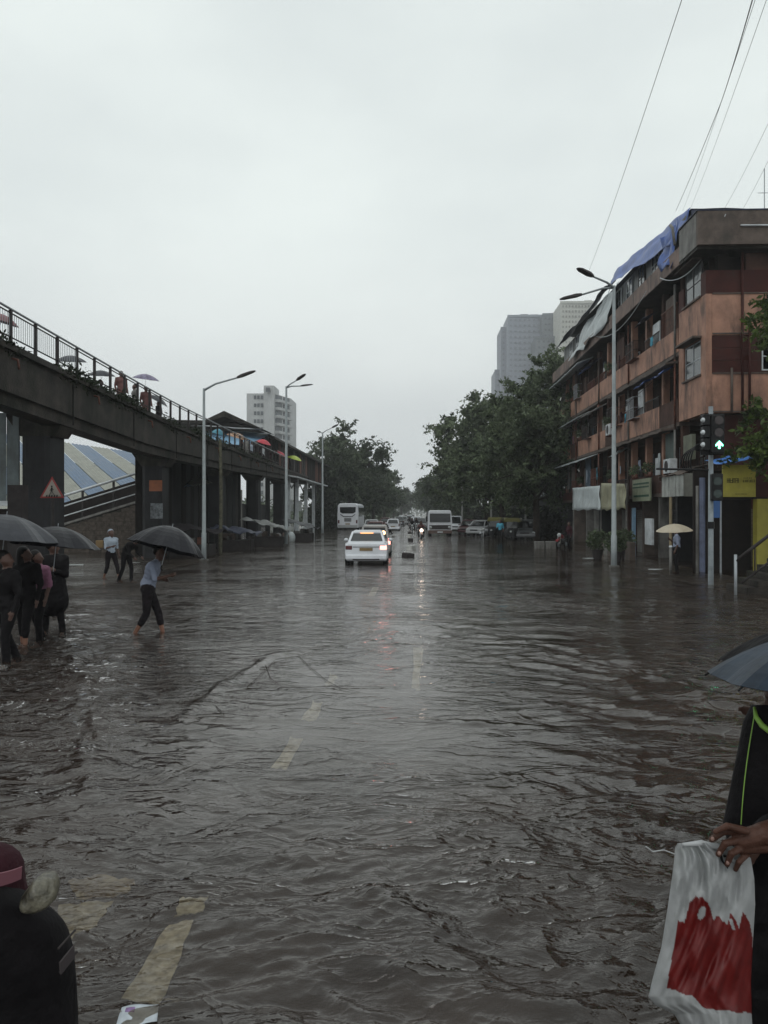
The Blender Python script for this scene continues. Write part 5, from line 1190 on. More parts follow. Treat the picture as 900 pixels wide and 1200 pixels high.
def car(name, lab, loc, rz, paint, L=4.3, Wd=1.7, H=1.48, kind='sedan', lit=(0, 0), heads=False, group=None, stop=False, plate=PLATE, cat='car', sink=.16):
    t = thing(name, lab, cat, Vector(loc)+Vector((0, 0, -sink)), rz, group)
    w_ = Wd/2; b0 = -L/2
    zb = .22; belt = .90; dk_ = .98 if kind == 'sedan' else .95
    def pr(wx, z0, zs, zt, wt): return [(wx*.90, z0), (wx*.985, z0+.12), (wx, (z0+zs)/2), (wx*.985, zs), (wt, zt)]
    k = M()
    if kind == 'sedan':
        st = [(b0, pr(w_*.90, .34, .82, .90, w_*.78)), (b0+.07, pr(w_*.96, .26, .90, 1.0, w_*.80)), (b0+.55, pr(w_, zb, .93, 1.03, w_*.82)), (b0+1.3, pr(w_, zb, .92, .98, w_*.86)), (L/2-1.5, pr(w_, zb, .90, .95, w_*.86)), (L/2-.9, pr(w_, zb, .84, .90, w_*.80)), (L/2-.2, pr(w_*.95, .25, .68, .75, w_*.7)), (L/2, pr(w_*.82, .32, .58, .62, w_*.6))]
        g0, g1, g2, g3 = b0+.60, b0+1.18, .55, 1.25
    else:
        st = [(b0, pr(w_*.92, .34, .88, .95, w_*.85)), (b0+.08, pr(w_*.98, .26, .92, .98, w_*.86)), (b0+1.2, pr(w_, zb, .92, .97, w_*.88)), (L/2-1.3, pr(w_, zb, .90, .95, w_*.86)), (L/2-.7, pr(w_, zb, .85, .90, w_*.8)), (L/2-.1, pr(w_*.94, .26, .68, .74, w_*.7)), (L/2, pr(w_*.82, .32, .58, .62, w_*.6))]
        g0, g1, g2, g3 = b0+.06, b0+.45, .5, 1.15
    loft(k, st); k.build('body', paint, t, smooth=False, bevel=.025)
    # cabin: dark glass volume with painted roof and pillars
    k = M(); loft(k, [(g0, [(w_*.80, .94), (w_*.76, 1.0)]), (g1, [(w_*.84, .94), (w_*.66, H-.05)]), (g2, [(w_*.84, .94), (w_*.66, H-.05)]), (g3, [(w_*.80, .93), (w_*.74, .98)])]); k.build('window_glass', GLASSD, t)
    k = M(); loft(k, [(g1-.08, [(w_*.62, H-.09), (w_*.60, H-.05)]), (g1+.05, [(w_*.69, H-.06), (w_*.60, H)]), (0, [(w_*.70, H-.04), (w_*.60, H+.015)]), (g2-.05, [(w_*.69, H-.06), (w_*.60, H-.01)]), (g2+.08, [(w_*.62, H-.09), (w_*.6, H-.06)])]); k.build('roof', paint, t, smooth=False, bevel=.02)
    k = M()
    for s in (-1, 1):
        for a, b in (((s*w_*.80, g0-.01, .98), (s*w_*.655, g1, H-.05)), ((s*w_*.80, g3+.01, .96), (s*w_*.655, g2, H-.05)), ((s*w_*.845, -.15, .95), (s*w_*.675, -.12, H-.05))):
            k = M(); k.quadbar(a, b, .085, .05); k.build('pillar', paint, t)
    for s in (-1, 1):
        for y in (b0+.78, L/2-.85): wheel(t, s*(w_-.11), y)
    # lamps
    for n_, s in enumerate((-1, 1)):
        lm = TAIL_ON if lit[n_] else TAIL_OFF
        if kind == 'sedan':
            k = M(); k.box(min(s*w_*.62, s*w_*.93), max(s*w_*.62, s*w_*.93), b0-.012, b0+.15, .70, .87)
        else: k = M(); k.box(min(s*w_*.80, s*w_*.95), max(s*w_*.80, s*w_*.95), b0-.01, b0+.12, .68, .98)
        k.build('tail_light', lm, t, bevel=.03)
        k = M(); k.ell((s*w_*.74, L/2-.10, .62), (.16, .10, .09), 12, 8); k.build('headlight', HEAD_ON if heads else HEAD_OFF, t, smooth=True)
        k = M(); k.ell((s*(w_+.08), .72, 1.0), (.10, .06, .07), 10, 6); k.build('mirror', paint, t, smooth=True)
    k = M(); k.box(-.26, .26, b0-.022, b0-.004, .66, .78) if kind == 'sedan' else k.box(-.24, .24, b0-.015, b0-.003, .58, .68); k.build('number_plate', plate, t)
    k = M(); k.box(-w_*.93, w_*.93, b0-.07, b0+.2, .30, .52); k.build('rear_bumper', paint, t, bevel=.06)
    k = M(); k.box(-w_*.6, w_*.6, b0-.075, b0-.06, .30, .345); k.build('bumper_vent', RAIL, t)
    k = M(); k.box(-w_*.60, w_*.60, b0-.010, b0+.02, .80, .825); k.build('boot_trim', CHROME if kind != 'sedan' else RAIL, t)
    k = M(); k.box(-w_*.9, w_*.9, L/2-.1, L/2+.04, .30, .50); k.build('front_bumper', paint, t, bevel=.05)
    k = M(); k.box(-.35, .35, L/2-.02, L/2+.01, .52, .64); k.build('grille', BLACK, t)
    if stop:
        k = M(); k.box(-.26, .26, g1-.10, g1-.04, H-.115, H-.075); k.build('stop_lamp', STOP_ON, t)
    return t
def at(px, d, z=0): q = W(px, 600, d); q.z = 0; return q
mc = car('car', 'white saloon with one lit tail light driving away, nearest car', at(431, 33.3), .03, WHITEP, L=4.4, Wd=1.76, H=1.43, lit=(0, 1), stop=True, sink=.10)
DRED = mat('dark_red_paint', (.07, .015, .015), .3); SILV = mat('silver_paint', (.32, .33, .34), .3, var=.05); GREYP = mat('grey_car_paint', (.08, .085, .09), .3)
car('car', 'dark car with glowing amber lamp just ahead of the white saloon', at(440, 40), .02, mat('pale_roof_paint', (.28, .27, .26), .3), L=4.0, Wd=1.66, H=1.6, kind='hatch', lit=(0, 1), stop=False)
q = at(447, 37); k = M(); k.ell((0, 0, 0), (.10, .05, .10), 12, 8); k.v = [(a+at(449.5, 37.3).x, b+q.y, c+1.12) for a, b, c in k.v]
amb = k.build('amber_lamp', mat('lit_amber_glow', (.8, .4, .15), .3, emit=(1, .52, .24), es=7), smooth=True); tag(amb, 'glowing amber lamp of a rickshaw beside the white saloon', 'lamp')
car('car', 'small white hatchback far ahead in the middle of the road', at(461, 92), 0, WHITEP, L=3.8, Wd=1.62, H=1.5, kind='hatch', sink=.2)
far = [(441, 62, DRED, 'hatch', 0, 'dark red car between the bus and the far white hatchback'), (436, 78, SILV, 'sedan', 0, 'pale silver car beside the bus'), (452, 105, DRED, 'hatch', 0, 'red car left of the far white hatchback'),
       (468, 120, GREYP, 'sedan', 0, 'grey car queueing beyond the far white hatchback'), (473, 140, SILV, 'hatch', 0, 'silver car in the far queue'), (471, 165, WHITEP, 'hatch', 0, 'tiny white car at the left of the far queue'), (478, 150, GREYP, 'hatch', 0, 'dark car in the far queue beside the motorcycles'), (480, 190, WHITEP, 'sedan', 0, 'tiny white car at the right of the far queue'), (475, 210, DRED, 'sedan', 0, 'tiny red car near the end of the queue'), (483, 230, SILV, 'hatch', 0, 'last visible car at the end of the road'),
       (493, 98, GREYP, 'hatch', 1, 'dark oncoming car left of the truck'), (489, 125, WHITEP, 'sedan', 1, 'white oncoming car behind the motorcycles')]
for px, d, m_, kd, on, lab in far: car('car', lab, at(px, d), PI if on else 0, m_, L=4, Wd=1.62, H=1.5, kind=kd, lit=(0, 0), heads=False, group='cars in the far traffic', sink=.15)
car('car', 'white van like car parked right of the truck', at(534, 88), PI-.1, WHITEP, L=4.4, Wd=1.7, H=1.75, kind='hatch', sink=.1)
car('car', 'dark red and pale car parked behind the turquoise shirted man', at(551, 76), PI-.3, mat('maroon_paint', (.09, .03, .035), .3), L=4.1, Wd=1.66, H=1.45, kind='sedan', sink=.1)
car('car', 'silver saloon parked by the trees with a pale bonnet', at(564, 72), PI-.4, SILV, L=4.3, Wd=1.7, H=1.45, kind='sedan', sink=.1)
car('car', 'dark parked car under the big dark tree', at(617, 62), PI-.2, GREYP, L=4.4, Wd=1.75, H=1.6, kind='hatch', sink=.1)
# bus seen from behind
def bus():
    t = thing('bus', 'white coach seen from behind beside the left roadside trees', 'bus', at(407.5, 93)+Vector((0, 0, -.2)), 0)
    k = M(); loft(k, [(0, [(1.12, .45), (1.18, .6), (1.2, 2.0), (1.12, 3.0), (.9, 3.22)]), (.18, [(1.18, .4), (1.24, .6), (1.25, 2.0), (1.18, 3.1), (.95, 3.32)]), (10.8, [(1.18, .4), (1.24, .6), (1.25, 2.0), (1.18, 3.1), (.95, 3.32)]), (11, [(1.1, .45), (1.18, .6), (1.2, 2.0), (1.1, 3.0), (.85, 3.2)])]); k.build('body', WHITEP, t, bevel=.03)
    k = M(); k.prism([(-.92, 2.28), (-.6, 2.12), (.6, 2.12), (.92, 2.28), (.95, 2.9), (-.95, 2.9)], -.02, .06, 'y'); k.build('rear_window', GLASSD, t, bevel=.02)
    k = M(); k.prism([(-.9, 2.0), (-.55, 1.72), (.55, 1.72), (.9, 2.0), (.9, 2.08), (.5, 1.82), (-.5, 1.82), (-.9, 2.08)], -.035, 0, 'y'); k.build('rear_trim', GREYP, t)
    for i in range(4): k = M(); k.box(-.42, .42, -.03, 0, 1.18+i*.11, 1.24+i*.11); k.build('vent_slat', RAIL, t)
    for s in (-1, 1):
        k = M(); k.box(min(s*.98, s*1.16), max(s*.98, s*1.16), -.03, .1, .95, 1.35); k.build('tail_light', TAIL_OFF, t)
        for y in (2.4, 8.6): wheel(t, s*1.08, y, .48, .28)
        for i in range(6): k = M(); k.box(min(s*1.215, s*1.262), max(s*1.215, s*1.262), .8+i*1.65, 2.35+i*1.65, 1.75, 2.85); k.build('side_window', GLASSD, t)
    k = M(); k.box(-1.15, 1.15, -.08, .12, .42, .78); k.build('rear_bumper', SILV, t, bevel=.04)
    k = M(); k.box(-.28, .28, -.095, -.08, .82, .95); k.build('number_plate', PLATE, t)
bus()
# oncoming truck
def truck():
    t = thing('truck', 'white fronted lorry coming towards the viewer with a dark windscreen', 'truck', at(515, 72)+Vector((0, 0, -.25)), PI)
    k = M(); loft(k, [(-.2, [(1.02, .6), (1.05, .9), (1.06, 1.6), (1.0, 2.35), (.9, 2.45)]), (1.5, [(1.05, .6), (1.08, .9), (1.08, 1.6), (1.0, 2.4), (.92, 2.5)]), (1.72, [(1.02, .62), (1.06, .9), (1.04, 1.55), (.96, 2.3), (.85, 2.42)])]); k.build('cab', WHITEP, t, bevel=.03)
    k = M(); k.box(-.92, .92, 1.68, 1.80, 1.45, 2.22); k.build('windscreen', GLASSD, t, bevel=.03)
    k = M(); k.box(-.95, .95, 1.70, 1.78, .80, 1.18); k.build('grille', RAIL, t)
    for s in (-1, 1):
        k = M(); k.ell((s*.84, 1.75, .98), (.14, .08, .14), 12, 8); k.build('headlight', HEAD_OFF, t, smooth=True)
        k = M(); k.box(min(s*1.1, s*1.28), max(s*1.1, s*1.28), 1.55, 1.65, 1.5, 1.95); k.build('mirror', BLACK, t)
        for y in (.8, -3.6): wheel(t, s*.9, y, .45, .26)
    k = M(); k.box(-1.05, 1.05, 1.7, 1.9, .42, .72); k.build('bumper', mat('dull_red_brown', (.10, .06, .05), .6, var=.3), t, bevel=.03)
    k = M(); k.box(-1.1, 1.1, -5.2, -.35, .95, 2.4); k.build('cargo_box', GREYP, t, bevel=.02)
    k = M(); k.box(-.24, .24, 1.9, 1.92, .5, .62); k.build('number_plate', PALE, t)
    k = M(); k.quadbar((-.6, 1.81, 1.47), (-.1, 1.83, 1.58), .02, .02); k.quadbar((.1, 1.81, 1.47), (.6, 1.83, 1.58), .02, .02); k.build('wipers', BLACK, t)
truck()
def moto(lab, loc, rz, m, lit=False, group='motorcycles in the traffic', rider=None, riderlab=None, sink=.2):
    t = thing('motorcycle', lab, 'motorcycle', Vector(loc)+Vector((0, 0, -sink)), rz, group)
    for y, nm in ((.62, 0), (-.62, 0)):
        k = M(); pts = [(0, y+.27*math.cos(a), .30+.27*math.sin(a)) for a in np.linspace(0, 2*PI, 21)]; k.tube(pts, .05, 7); wl = k.build('wheel', RUBBER, t, smooth=True)
        k = M(); k.tube([(-.04, y, .3), (.04, y, .3)], .12, 12); k.build('hub', STEEL, wl)
    k = M(); 
    for s in (-1, 1): k.tube([(s*.08, .62, .3), (s*.08, .42, .95)], .025, 7)
    k.build('front_fork', CHROME, t)
    k = M(); k.tube([(-.34, .26, 1.06), (-.2, .38, 1.02), (0, .42, .98), (.2, .38, 1.02), (.34, .26, 1.06)], .018, 7); k.build('handlebar', BLACK, t)
    k = M(); k.ell((0, .52, .86), (.12, .08, .12), 14, 10); k.build('headlight', HEAD_ON if lit else HEAD_OFF, t, smooth=True)
    k = M(); k.cap((0, .3, .78), (0, -.05, .72), .14, .11, 12); k.build('fuel_tank', m, t, smooth=True)
    k = M(); k.cap((0, -.1, .72), (0, -.7, .76), .11, .09, 12); k.build('seat', BLACK, t, smooth=True)
    k = M(); k.cap((0, .2, .42), (0, -.15, .40), .16, .13, 10); k.build('engine', RAIL, t, smooth=True)
    k = M(); k.prism([(.45, .58), (.9, .50), (.88, .60), (.5, .66)], -.07, .07, 'x'); k.build('mudguard', m, t)
    if rider:
        J = dict(pel=(0, 0, .90), wst=(0, .05, 1.04), cl=(-.085, .14, 1.22), cr=(.085, .14, 1.22), neck=(0, .2, 1.35), hd=(0, .24, 1.49), shl=(-.18, .15, 1.29), shr=(.18, .15, 1.29), ell=(-.3, .36, 1.12), elr=(.3, .36, 1.12), wrl=(-.32, .58, 1.1), wrr=(.32, .58, 1.1),
                 hipl=(-.1, 0, .86), hipr=(.1, 0, .86), knl=(-.24, .38, .72), knr=(.24, .38, .72), anl=(-.2, .2, .33), anr=(.2, .2, .33))
        person('person', riderlab, Vector(loc)+Vector((0, 0, -sink-.02))+Matrix.Rotation(rz, 3, 'Z') @ Vector((0, -.35, 0)), rz, J, rider, CLD, vox=.04, hood=BLACK)
    return t
moto('oncoming motorcycle with its headlamp shining in the middle of the road', at(493.5, 62), PI+.05, DRED, True, rider=DRED, riderlab='rider of the motorcycle with the shining headlamp')
moto('unlit motorcycle to the left of the shining headlamp', at(483, 84), PI, BLACK, rider=CLB, riderlab='rider in black left of the shining headlamp')
moto('motorcycle nearest the truck in the oncoming pair', at(488, 92), PI, GREYP, rider=CLD, riderlab='rider between the truck and the other motorcycles')
moto('motorcycle trailing behind the oncoming group', at(480, 108), PI, DRED, rider=CLB, riderlab='rider farthest back among the oncoming motorcycles')
moto('motorcycle overtaking the white saloon on its right', at(453, 44), 0, DRED, rider=CLD, riderlab='rider passing right of the white saloon')
moto('white scooter parked in front of the silver saloon', at(572, 66), 2.2, WHITEP, group='parked two wheelers')
moto('red scooter parked by the white tarpaulin', at(659, 46), 2.6, mat('red_scooter_paint', (.25, .015, .02), .3), group='parked two wheelers', sink=.1)
stand(667, 643, 2.0, 'person in dark clothes beside the red scooter', J=JS, top=CLMAR, low=CLB, vox=.03)
# autorickshaw
def rick(px, d, rz, lab):
    t = thing('autorickshaw', lab, 'autorickshaw', at(px, d)+Vector((0, 0, -.15)), rz)
    k = M(); loft(k, [(-1.2, [(.6, .3), (.65, .6), (.65, .95), (.62, 1.0), (.6, 1.05)]), (-.2, [(.66, .3), (.68, .6), (.68, .8), (.66, .85), (.6, .9)]), (.7, [(.5, .3), (.52, .6), (.5, .85), (.46, .95), (.4, 1.0)]), (1.25, [(.2, .4), (.24, .6), (.24, .85), (.2, .95), (.16, 1.0)])]); k.build('body', BLACK, t, bevel=.02)
    k = M(); loft(k, [(-1.22, [(.62, 1.45), (.6, 1.6), (.55, 1.68)]), (-1.0, [(.66, 1.5), (.64, 1.68), (.58, 1.78)]), (.35, [(.66, 1.5), (.64, 1.7), (.58, 1.8)]), (.6, [(.6, 1.5), (.58, 1.62), (.5, 1.7)])]); k.build('roof', mat('rickshaw_yellow', (.13, .12, .02), .5, var=.2), t, bevel=.02)
    for s in (-1, 1):
        k = M(); k.quadbar((s*.62, -1.15, 1.0), (s*.62, -1.1, 1.5), .05, .05); k.build('pillar', BLACK, t)
        k = M(); k.quadbar((s*.42, .72, .95), (s*.56, .52, 1.52), .05, .05); k.build('pillar', BLACK, t)
        wheel(t, s*.55, -.8, .24, .12)
    k = M(); k.quadbar((0, .74, 1.0), (0, .56, 1.6), .8, .02); k.build('windscreen', GLASSD, t)
    wheel(t, 0.001, 1.05, .24, .12); k = M(); k.ell((0, 1.28, .75), .09, 10, 8); k.build('headlight', HEAD_OFF, t)
rick(582, 66, 2.7, 'black and yellow autorickshaw behind the turquoise shirted man')
rick(601, 61, 2.9, 'dark autorickshaw under the big tree, nearer the building')
# stone blocks on the right
for i, (px, lab) in enumerate(((632, 'left grey concrete block at the water edge under the tree'), (645, 'right grey concrete block at the water edge under the tree'))):
    q = G(px, 643); k = M(); k.box(-.27, .27, -.2, .2, -.3, .42); o = k.build('concrete_block', GREYC, bevel=.03); o.location = q; tag(o, lab, 'block')
# painted median stones ending in the water
md = thing('median_kerb', 'broken black and white painted median kerb rising from the water', 'kerb', (1.2, 34, 0), world=True)
seq = [(478, 653, .2, 0), (482, 644, .24, 1), (481, 634, .22, 0), (480, 629, .2, 1), (480, 625, .2, 0), (481, 622, .2, 1), (481.5, 619.5, .2, 0), (482, 617.5, .2, 1)]
for i, (px, py, h_, c_) in enumerate(seq):
    q = G(px, py); k = M(); T = Matrix.Translation(q) @ Matrix.Rotation((.5, -.3, .1, 0, 0, 0, 0, 0)[i], 4, 'Z') @ Matrix.Rotation((.12, -.1, 0, 0, 0, 0, 0, 0)[i], 4, 'Y')
    L_ = (.34, .4, .4, .5, .6, .7, .9, 1.1)[i]; k.box(-.17, .17, -L_, L_, -.3, h_, T=T); k.build('kerb_stone', [RAIL, mat('kerb_white', (.5, .5, .48), .6, var=.4)][c_], md, bevel=.05)
    if i == 0: k = M(); k.box(-.12, .12, -L_+.1, L_-.1, h_+.002, h_+.05, T=T); k.build('white_patch', MATS['kerb_white'], md, bevel=.02)
# ================================================================== NEAR THINGS
# right: person in a black raincoat holding a carrier bag
q = W(935, 600, 2.75); q.z = -.06
JR = dict(shl=(-.20, .02, 1.36), ell=(-.27, .10, 1.08), wrl=(-.20, .30, 1.01), hd=(0, .04, 1.555), shr=(.2, .02, 1.36), elr=(.25, .08, 1.1), wrr=(.05, .22, 1.25))
# faces the left of the picture
def aim(px, py, d, loc, rz, sc=1.): return Matrix.Rotation(-rz, 3, 'Z') @ (W(px, py, d)-loc)/sc
rzR = PI/2-.35
wl = aim(888, 982, 2.62, q, rzR); el = aim(930, 925, 2.72, q, rzR)
JR = dict(BASEJ, ell=tuple(el), wrl=tuple(wl), elr=(.26, -.12, 1.1), wrr=(.26, -.10, .88))
pr_, _ = person('person', 'person in a black raincoat with lime piping holding a carrier bag, near right', q, rzR, JR, CLB, CLB, coat=1.4, vox=.008, grip=(.85, .8), fat=1.12)
# fingers closing on the bag handles come with the body; umbrella over the head
umbrella('black blue umbrella over the raincoat wearer at the near right', W(985, 740, 2.62), .415, .14, (-.05, .02), .35, mat('wet_blue_black_nylon', (.012, .021, .035), .45, var=.6, scale=3, bump=.003, spec=.22), .62)
LX = [(826, 880), (832, 873), (870, 866), (910, 858), (960, 848), (975, 846)]
def coat_d(px, py):                       # depth of the coat's front surface on this line
    l = np.interp(py, [a for a, b in LX], [b for a, b in LX]); cx = (l+1040)/2; c_ = max(-1, min(1, (px-cx)/((1040-l)/2)))
    return 2.78-.17*math.sqrt(max(0, 1-c_*c_))-.012
k = M(); k.tube([W(x_, y_, coat_d(x_, y_)) for x_, y_ in ((884, 829), (886, 840), (893, 850), (902, 857), (916, 862))], [.005, .008, .010, .010, .008], 8)
LIME = mat('lime_piping', (.20, .36, .06), .5); pip = k.build('lime_collar', LIME, None, smooth=True); 
k = M(); pts = [W(884-14*t-3*math.sin(t*2.6), 838+128*t, coat_d(884-14*t-3*math.sin(t*2.6), 838+128*t)) for t in np.linspace(0, 1, 24)]; k.tube(pts, .0018, 6); pip2 = k.build('lime_cord', LIME)
for o in (pip, pip2):
    o.parent = pr_; o.matrix_parent_inverse = (Matrix.Translation(q) @ Matrix.Rotation(rzR, 4, 'Z')).inverted()
# coat panel covering the front (part of the person)
def poly3(name, cols, m, parent=None, solid=.004, smooth=True):
    """rows of points -> sheet"""
    k = M(); n = len(cols[0])
    for c in cols: k.v += [tuple(p) for p in c]
    for i in range(len(cols)-1):
        for a in range(n-1): k.f.append((i*n+a, i*n+a+1, (i+1)*n+a+1, (i+1)*n+a)); k.mi.append(0)
    return k.build(name, m, parent, smooth=smooth, solid=solid)
def outline_body(name, left, right_px, d0, bulge, m, rows=26, cols=16, wr=.012):
    """rounded garment from a left silhouette (list of (px,py)) to the right"""
    L_ = []
    ys = np.linspace(left[0][1], left[-1][1], rows); xs = np.interp(ys, [p[1] for p in left], [p[0] for p in left])
    k = M(); N = cols*2
    for i, (x, y) in enumerate(zip(xs, ys)):
        cx = (x+right_px)/2; rx = (right_px-x)/2
        for a in range(N):
            th = 2*PI*a/N; px = cx+rx*math.cos(th); dd = d0+bulge*math.sin(th)+wr*math.sin(y*.06+th*3)*math.sin(y*.021+th*5)
            k.v.append(tuple(W(px if True else px, y, 1)*0+W(px, y, dd)))
    for i in range(rows-1):
        for a in range(N): k.f.append((i*N+a, i*N+(a+1) % N, (i+1)*N+(a+1) % N, (i+1)*N+a)); k.mi.append(0)
    k.f.append(tuple(range(N))[::-1]); k.f.append(tuple((rows-1)*N+a for a in range(N))); k.mi += [0, 0]
    return k.build(name, m, None, smooth=True)
ct = outline_body('raincoat', [(880, 826), (873, 832), (866, 870), (858, 910), (848, 960), (846, 975), (866, 1010), (884, 1060), (886, 1240), (888, 1320)], 1040, 2.78, .17, CLB)
ct.parent = pr_; ct.matrix_parent_inverse = (Matrix.Translation(q) @ Matrix.Rotation(rzR, 4, 'Z')).inverted()
# hand with five fingers gripping the handles (part of the same person, seen large)
def hand_px(parent, q, rz):
    d = 2.47; C = []
    P = lambda x, y, dd=0: W(x, y, d+dd)
    C += [(P(925, 972, .05), P(893, 978), .046, .036), (P(893, 978), P(868, 984), .034, .030), (P(895, 990), P(870, 992), .026, .024)]
    for (a, b, c, r0) in (((866, 974, -.01), (848, 974, -.02), (834, 984, -.015), .0115), ((866, 984, -.01), (850, 988, -.03), (842, 1001, -.02), .0115), ((870, 993, -.01), (857, 1000, -.03), (852, 1013, -.015), .011), ((876, 1000, 0), (866, 1010, -.02), (862, 1019, -.005), .0095)):
        C.append((P(*a), P(*b), r0*1.12, r0)); C.append((P(*b), P(*c), r0, r0*.8))
    C.append((P(874, 974, -.03), P(852, 968, -.045), .013, .011)); C.append((P(852, 968, -.045), P(838, 975, -.04), .011, .008))
    k = M()
    for a, b, ra, rb in C: k.cap(a, b, ra, rb, 12)
    me = bpy.data.meshes.new('t'); me.from_pydata(k.v, [], k.f); o = bpy.data.objects.new('t', me); COL.objects.link(o)
    mdf = o.modifiers.new('r', 'REMESH'); mdf.mode = 'VOXEL'; mdf.voxel_size = .0032; ms = o.modifiers.new('s', 'SMOOTH'); ms.iterations = 2
    out = bpy.data.meshes.new_from_object(o.evaluated_get(bpy.context.evaluated_depsgraph_get())); bpy.data.objects.remove(o)
    out.materials.clear(); out.materials.append(mat('brown_hand_skin', (.075, .036, .026), .42, var=.18, scale=30, bump=.002, bscale=160)); out.polygons.foreach_set('use_smooth', [True]*len(out.polygons))
    h_ = bpy.data.objects.new('hand', out); COL.objects.link(h_); h_.parent = parent; h_.matrix_parent_inverse = (Matrix.Translation(q) @ Matrix.Rotation(rz, 4, 'Z')).inverted()
    for x, y, dd in ((835, 983, -.026), (843, 1000, -.03), (853, 1011, -.026)):
        k = M(); c = W(x, y, d+dd); k.ell(c, (.006, .004, .007), 8, 6); n_ = k.build('nail', mat('nail_pink', (.28, .17, .14), .35), h_); n_.parent = h_
hand_px(pr_, q, rzR)
k = M(); k.cap(W(948, 962, 2.62), W(905, 976, 2.53), .066, .056, 16); cf = k.build('sleeve_cuff', CLB, pr_, smooth=True); cf.matrix_parent_inverse = (Matrix.Translation(q) @ Matrix.Rotation(rzR, 4, 'Z')).inverted()
# carrier bag
def bagmat():
    m = bpy.data.materials.new('white_plastic_red_print'); m.use_nodes = True; t = m.node_tree; b = t.nodes['Principled BSDF']; L = t.links.new
    at_ = t.nodes.new('ShaderNodeAttribute'); at_.attribute_name = 'uvp'; sp = t.nodes.new('ShaderNodeSeparateXYZ'); L(at_.outputs['Vector'], sp.inputs[0])
    n = t.nodes.new('ShaderNodeTexNoise'); n.inputs['Scale'].default_value = 3.4; n.inputs['Detail'].default_value = 6; n.inputs['Roughness'].default_value = .6; tcx = t.nodes.new('ShaderNodeTexCoord'); mpx = t.nodes.new('ShaderNodeMapping'); mpx.inputs['Scale'].default_value = (6, 6, 5); L(tcx.outputs['Object'], mpx.inputs[0]); L(mpx.outputs[0], n.inputs[0])
    rp = t.nodes.new('ShaderNodeValToRGB'); rp.color_ramp.elements[0].color = (.34, .35, .35, 1); rp.color_ramp.elements[1].color = (.46, .47, .48, 1); rp.color_ramp.elements[0].position = .3; rp.color_ramp.elements[1].position = .7; L(n.outputs[0], rp.inputs[0])
    r2 = t.nodes.new('ShaderNodeValToRGB'); r2.color_ramp.elements[0].color = (.12, .008, .008, 1); r2.color_ramp.elements[1].color = (.18, .013, .012, 1); r2.color_ramp.elements[0].position = .35; r2.color_ramp.elements[1].position = .65; L(n.outputs[0], r2.inputs[0])
    mx = t.nodes.new('ShaderNodeMixRGB'); L(sp.outputs[2], mx.inputs[0]); L(rp.outputs[0], mx.inputs[1]); L(r2.outputs[0], mx.inputs[2]); L(mx.outputs[0], b.inputs['Base Color'])
    b.inputs['Roughness'].default_value = .38
    tr = t.nodes.new('ShaderNodeBsdfTranslucent'); L(mx.outputs[0], tr.inputs[0]); ms = t.nodes.new('ShaderNodeMixShader'); ms.inputs[0].default_value = .3; L(b.outputs[0], ms.inputs[1]); L(tr.outputs[0], ms.inputs[2]); L(ms.outputs[0], t.nodes['Material Output'].inputs[0])
    return m
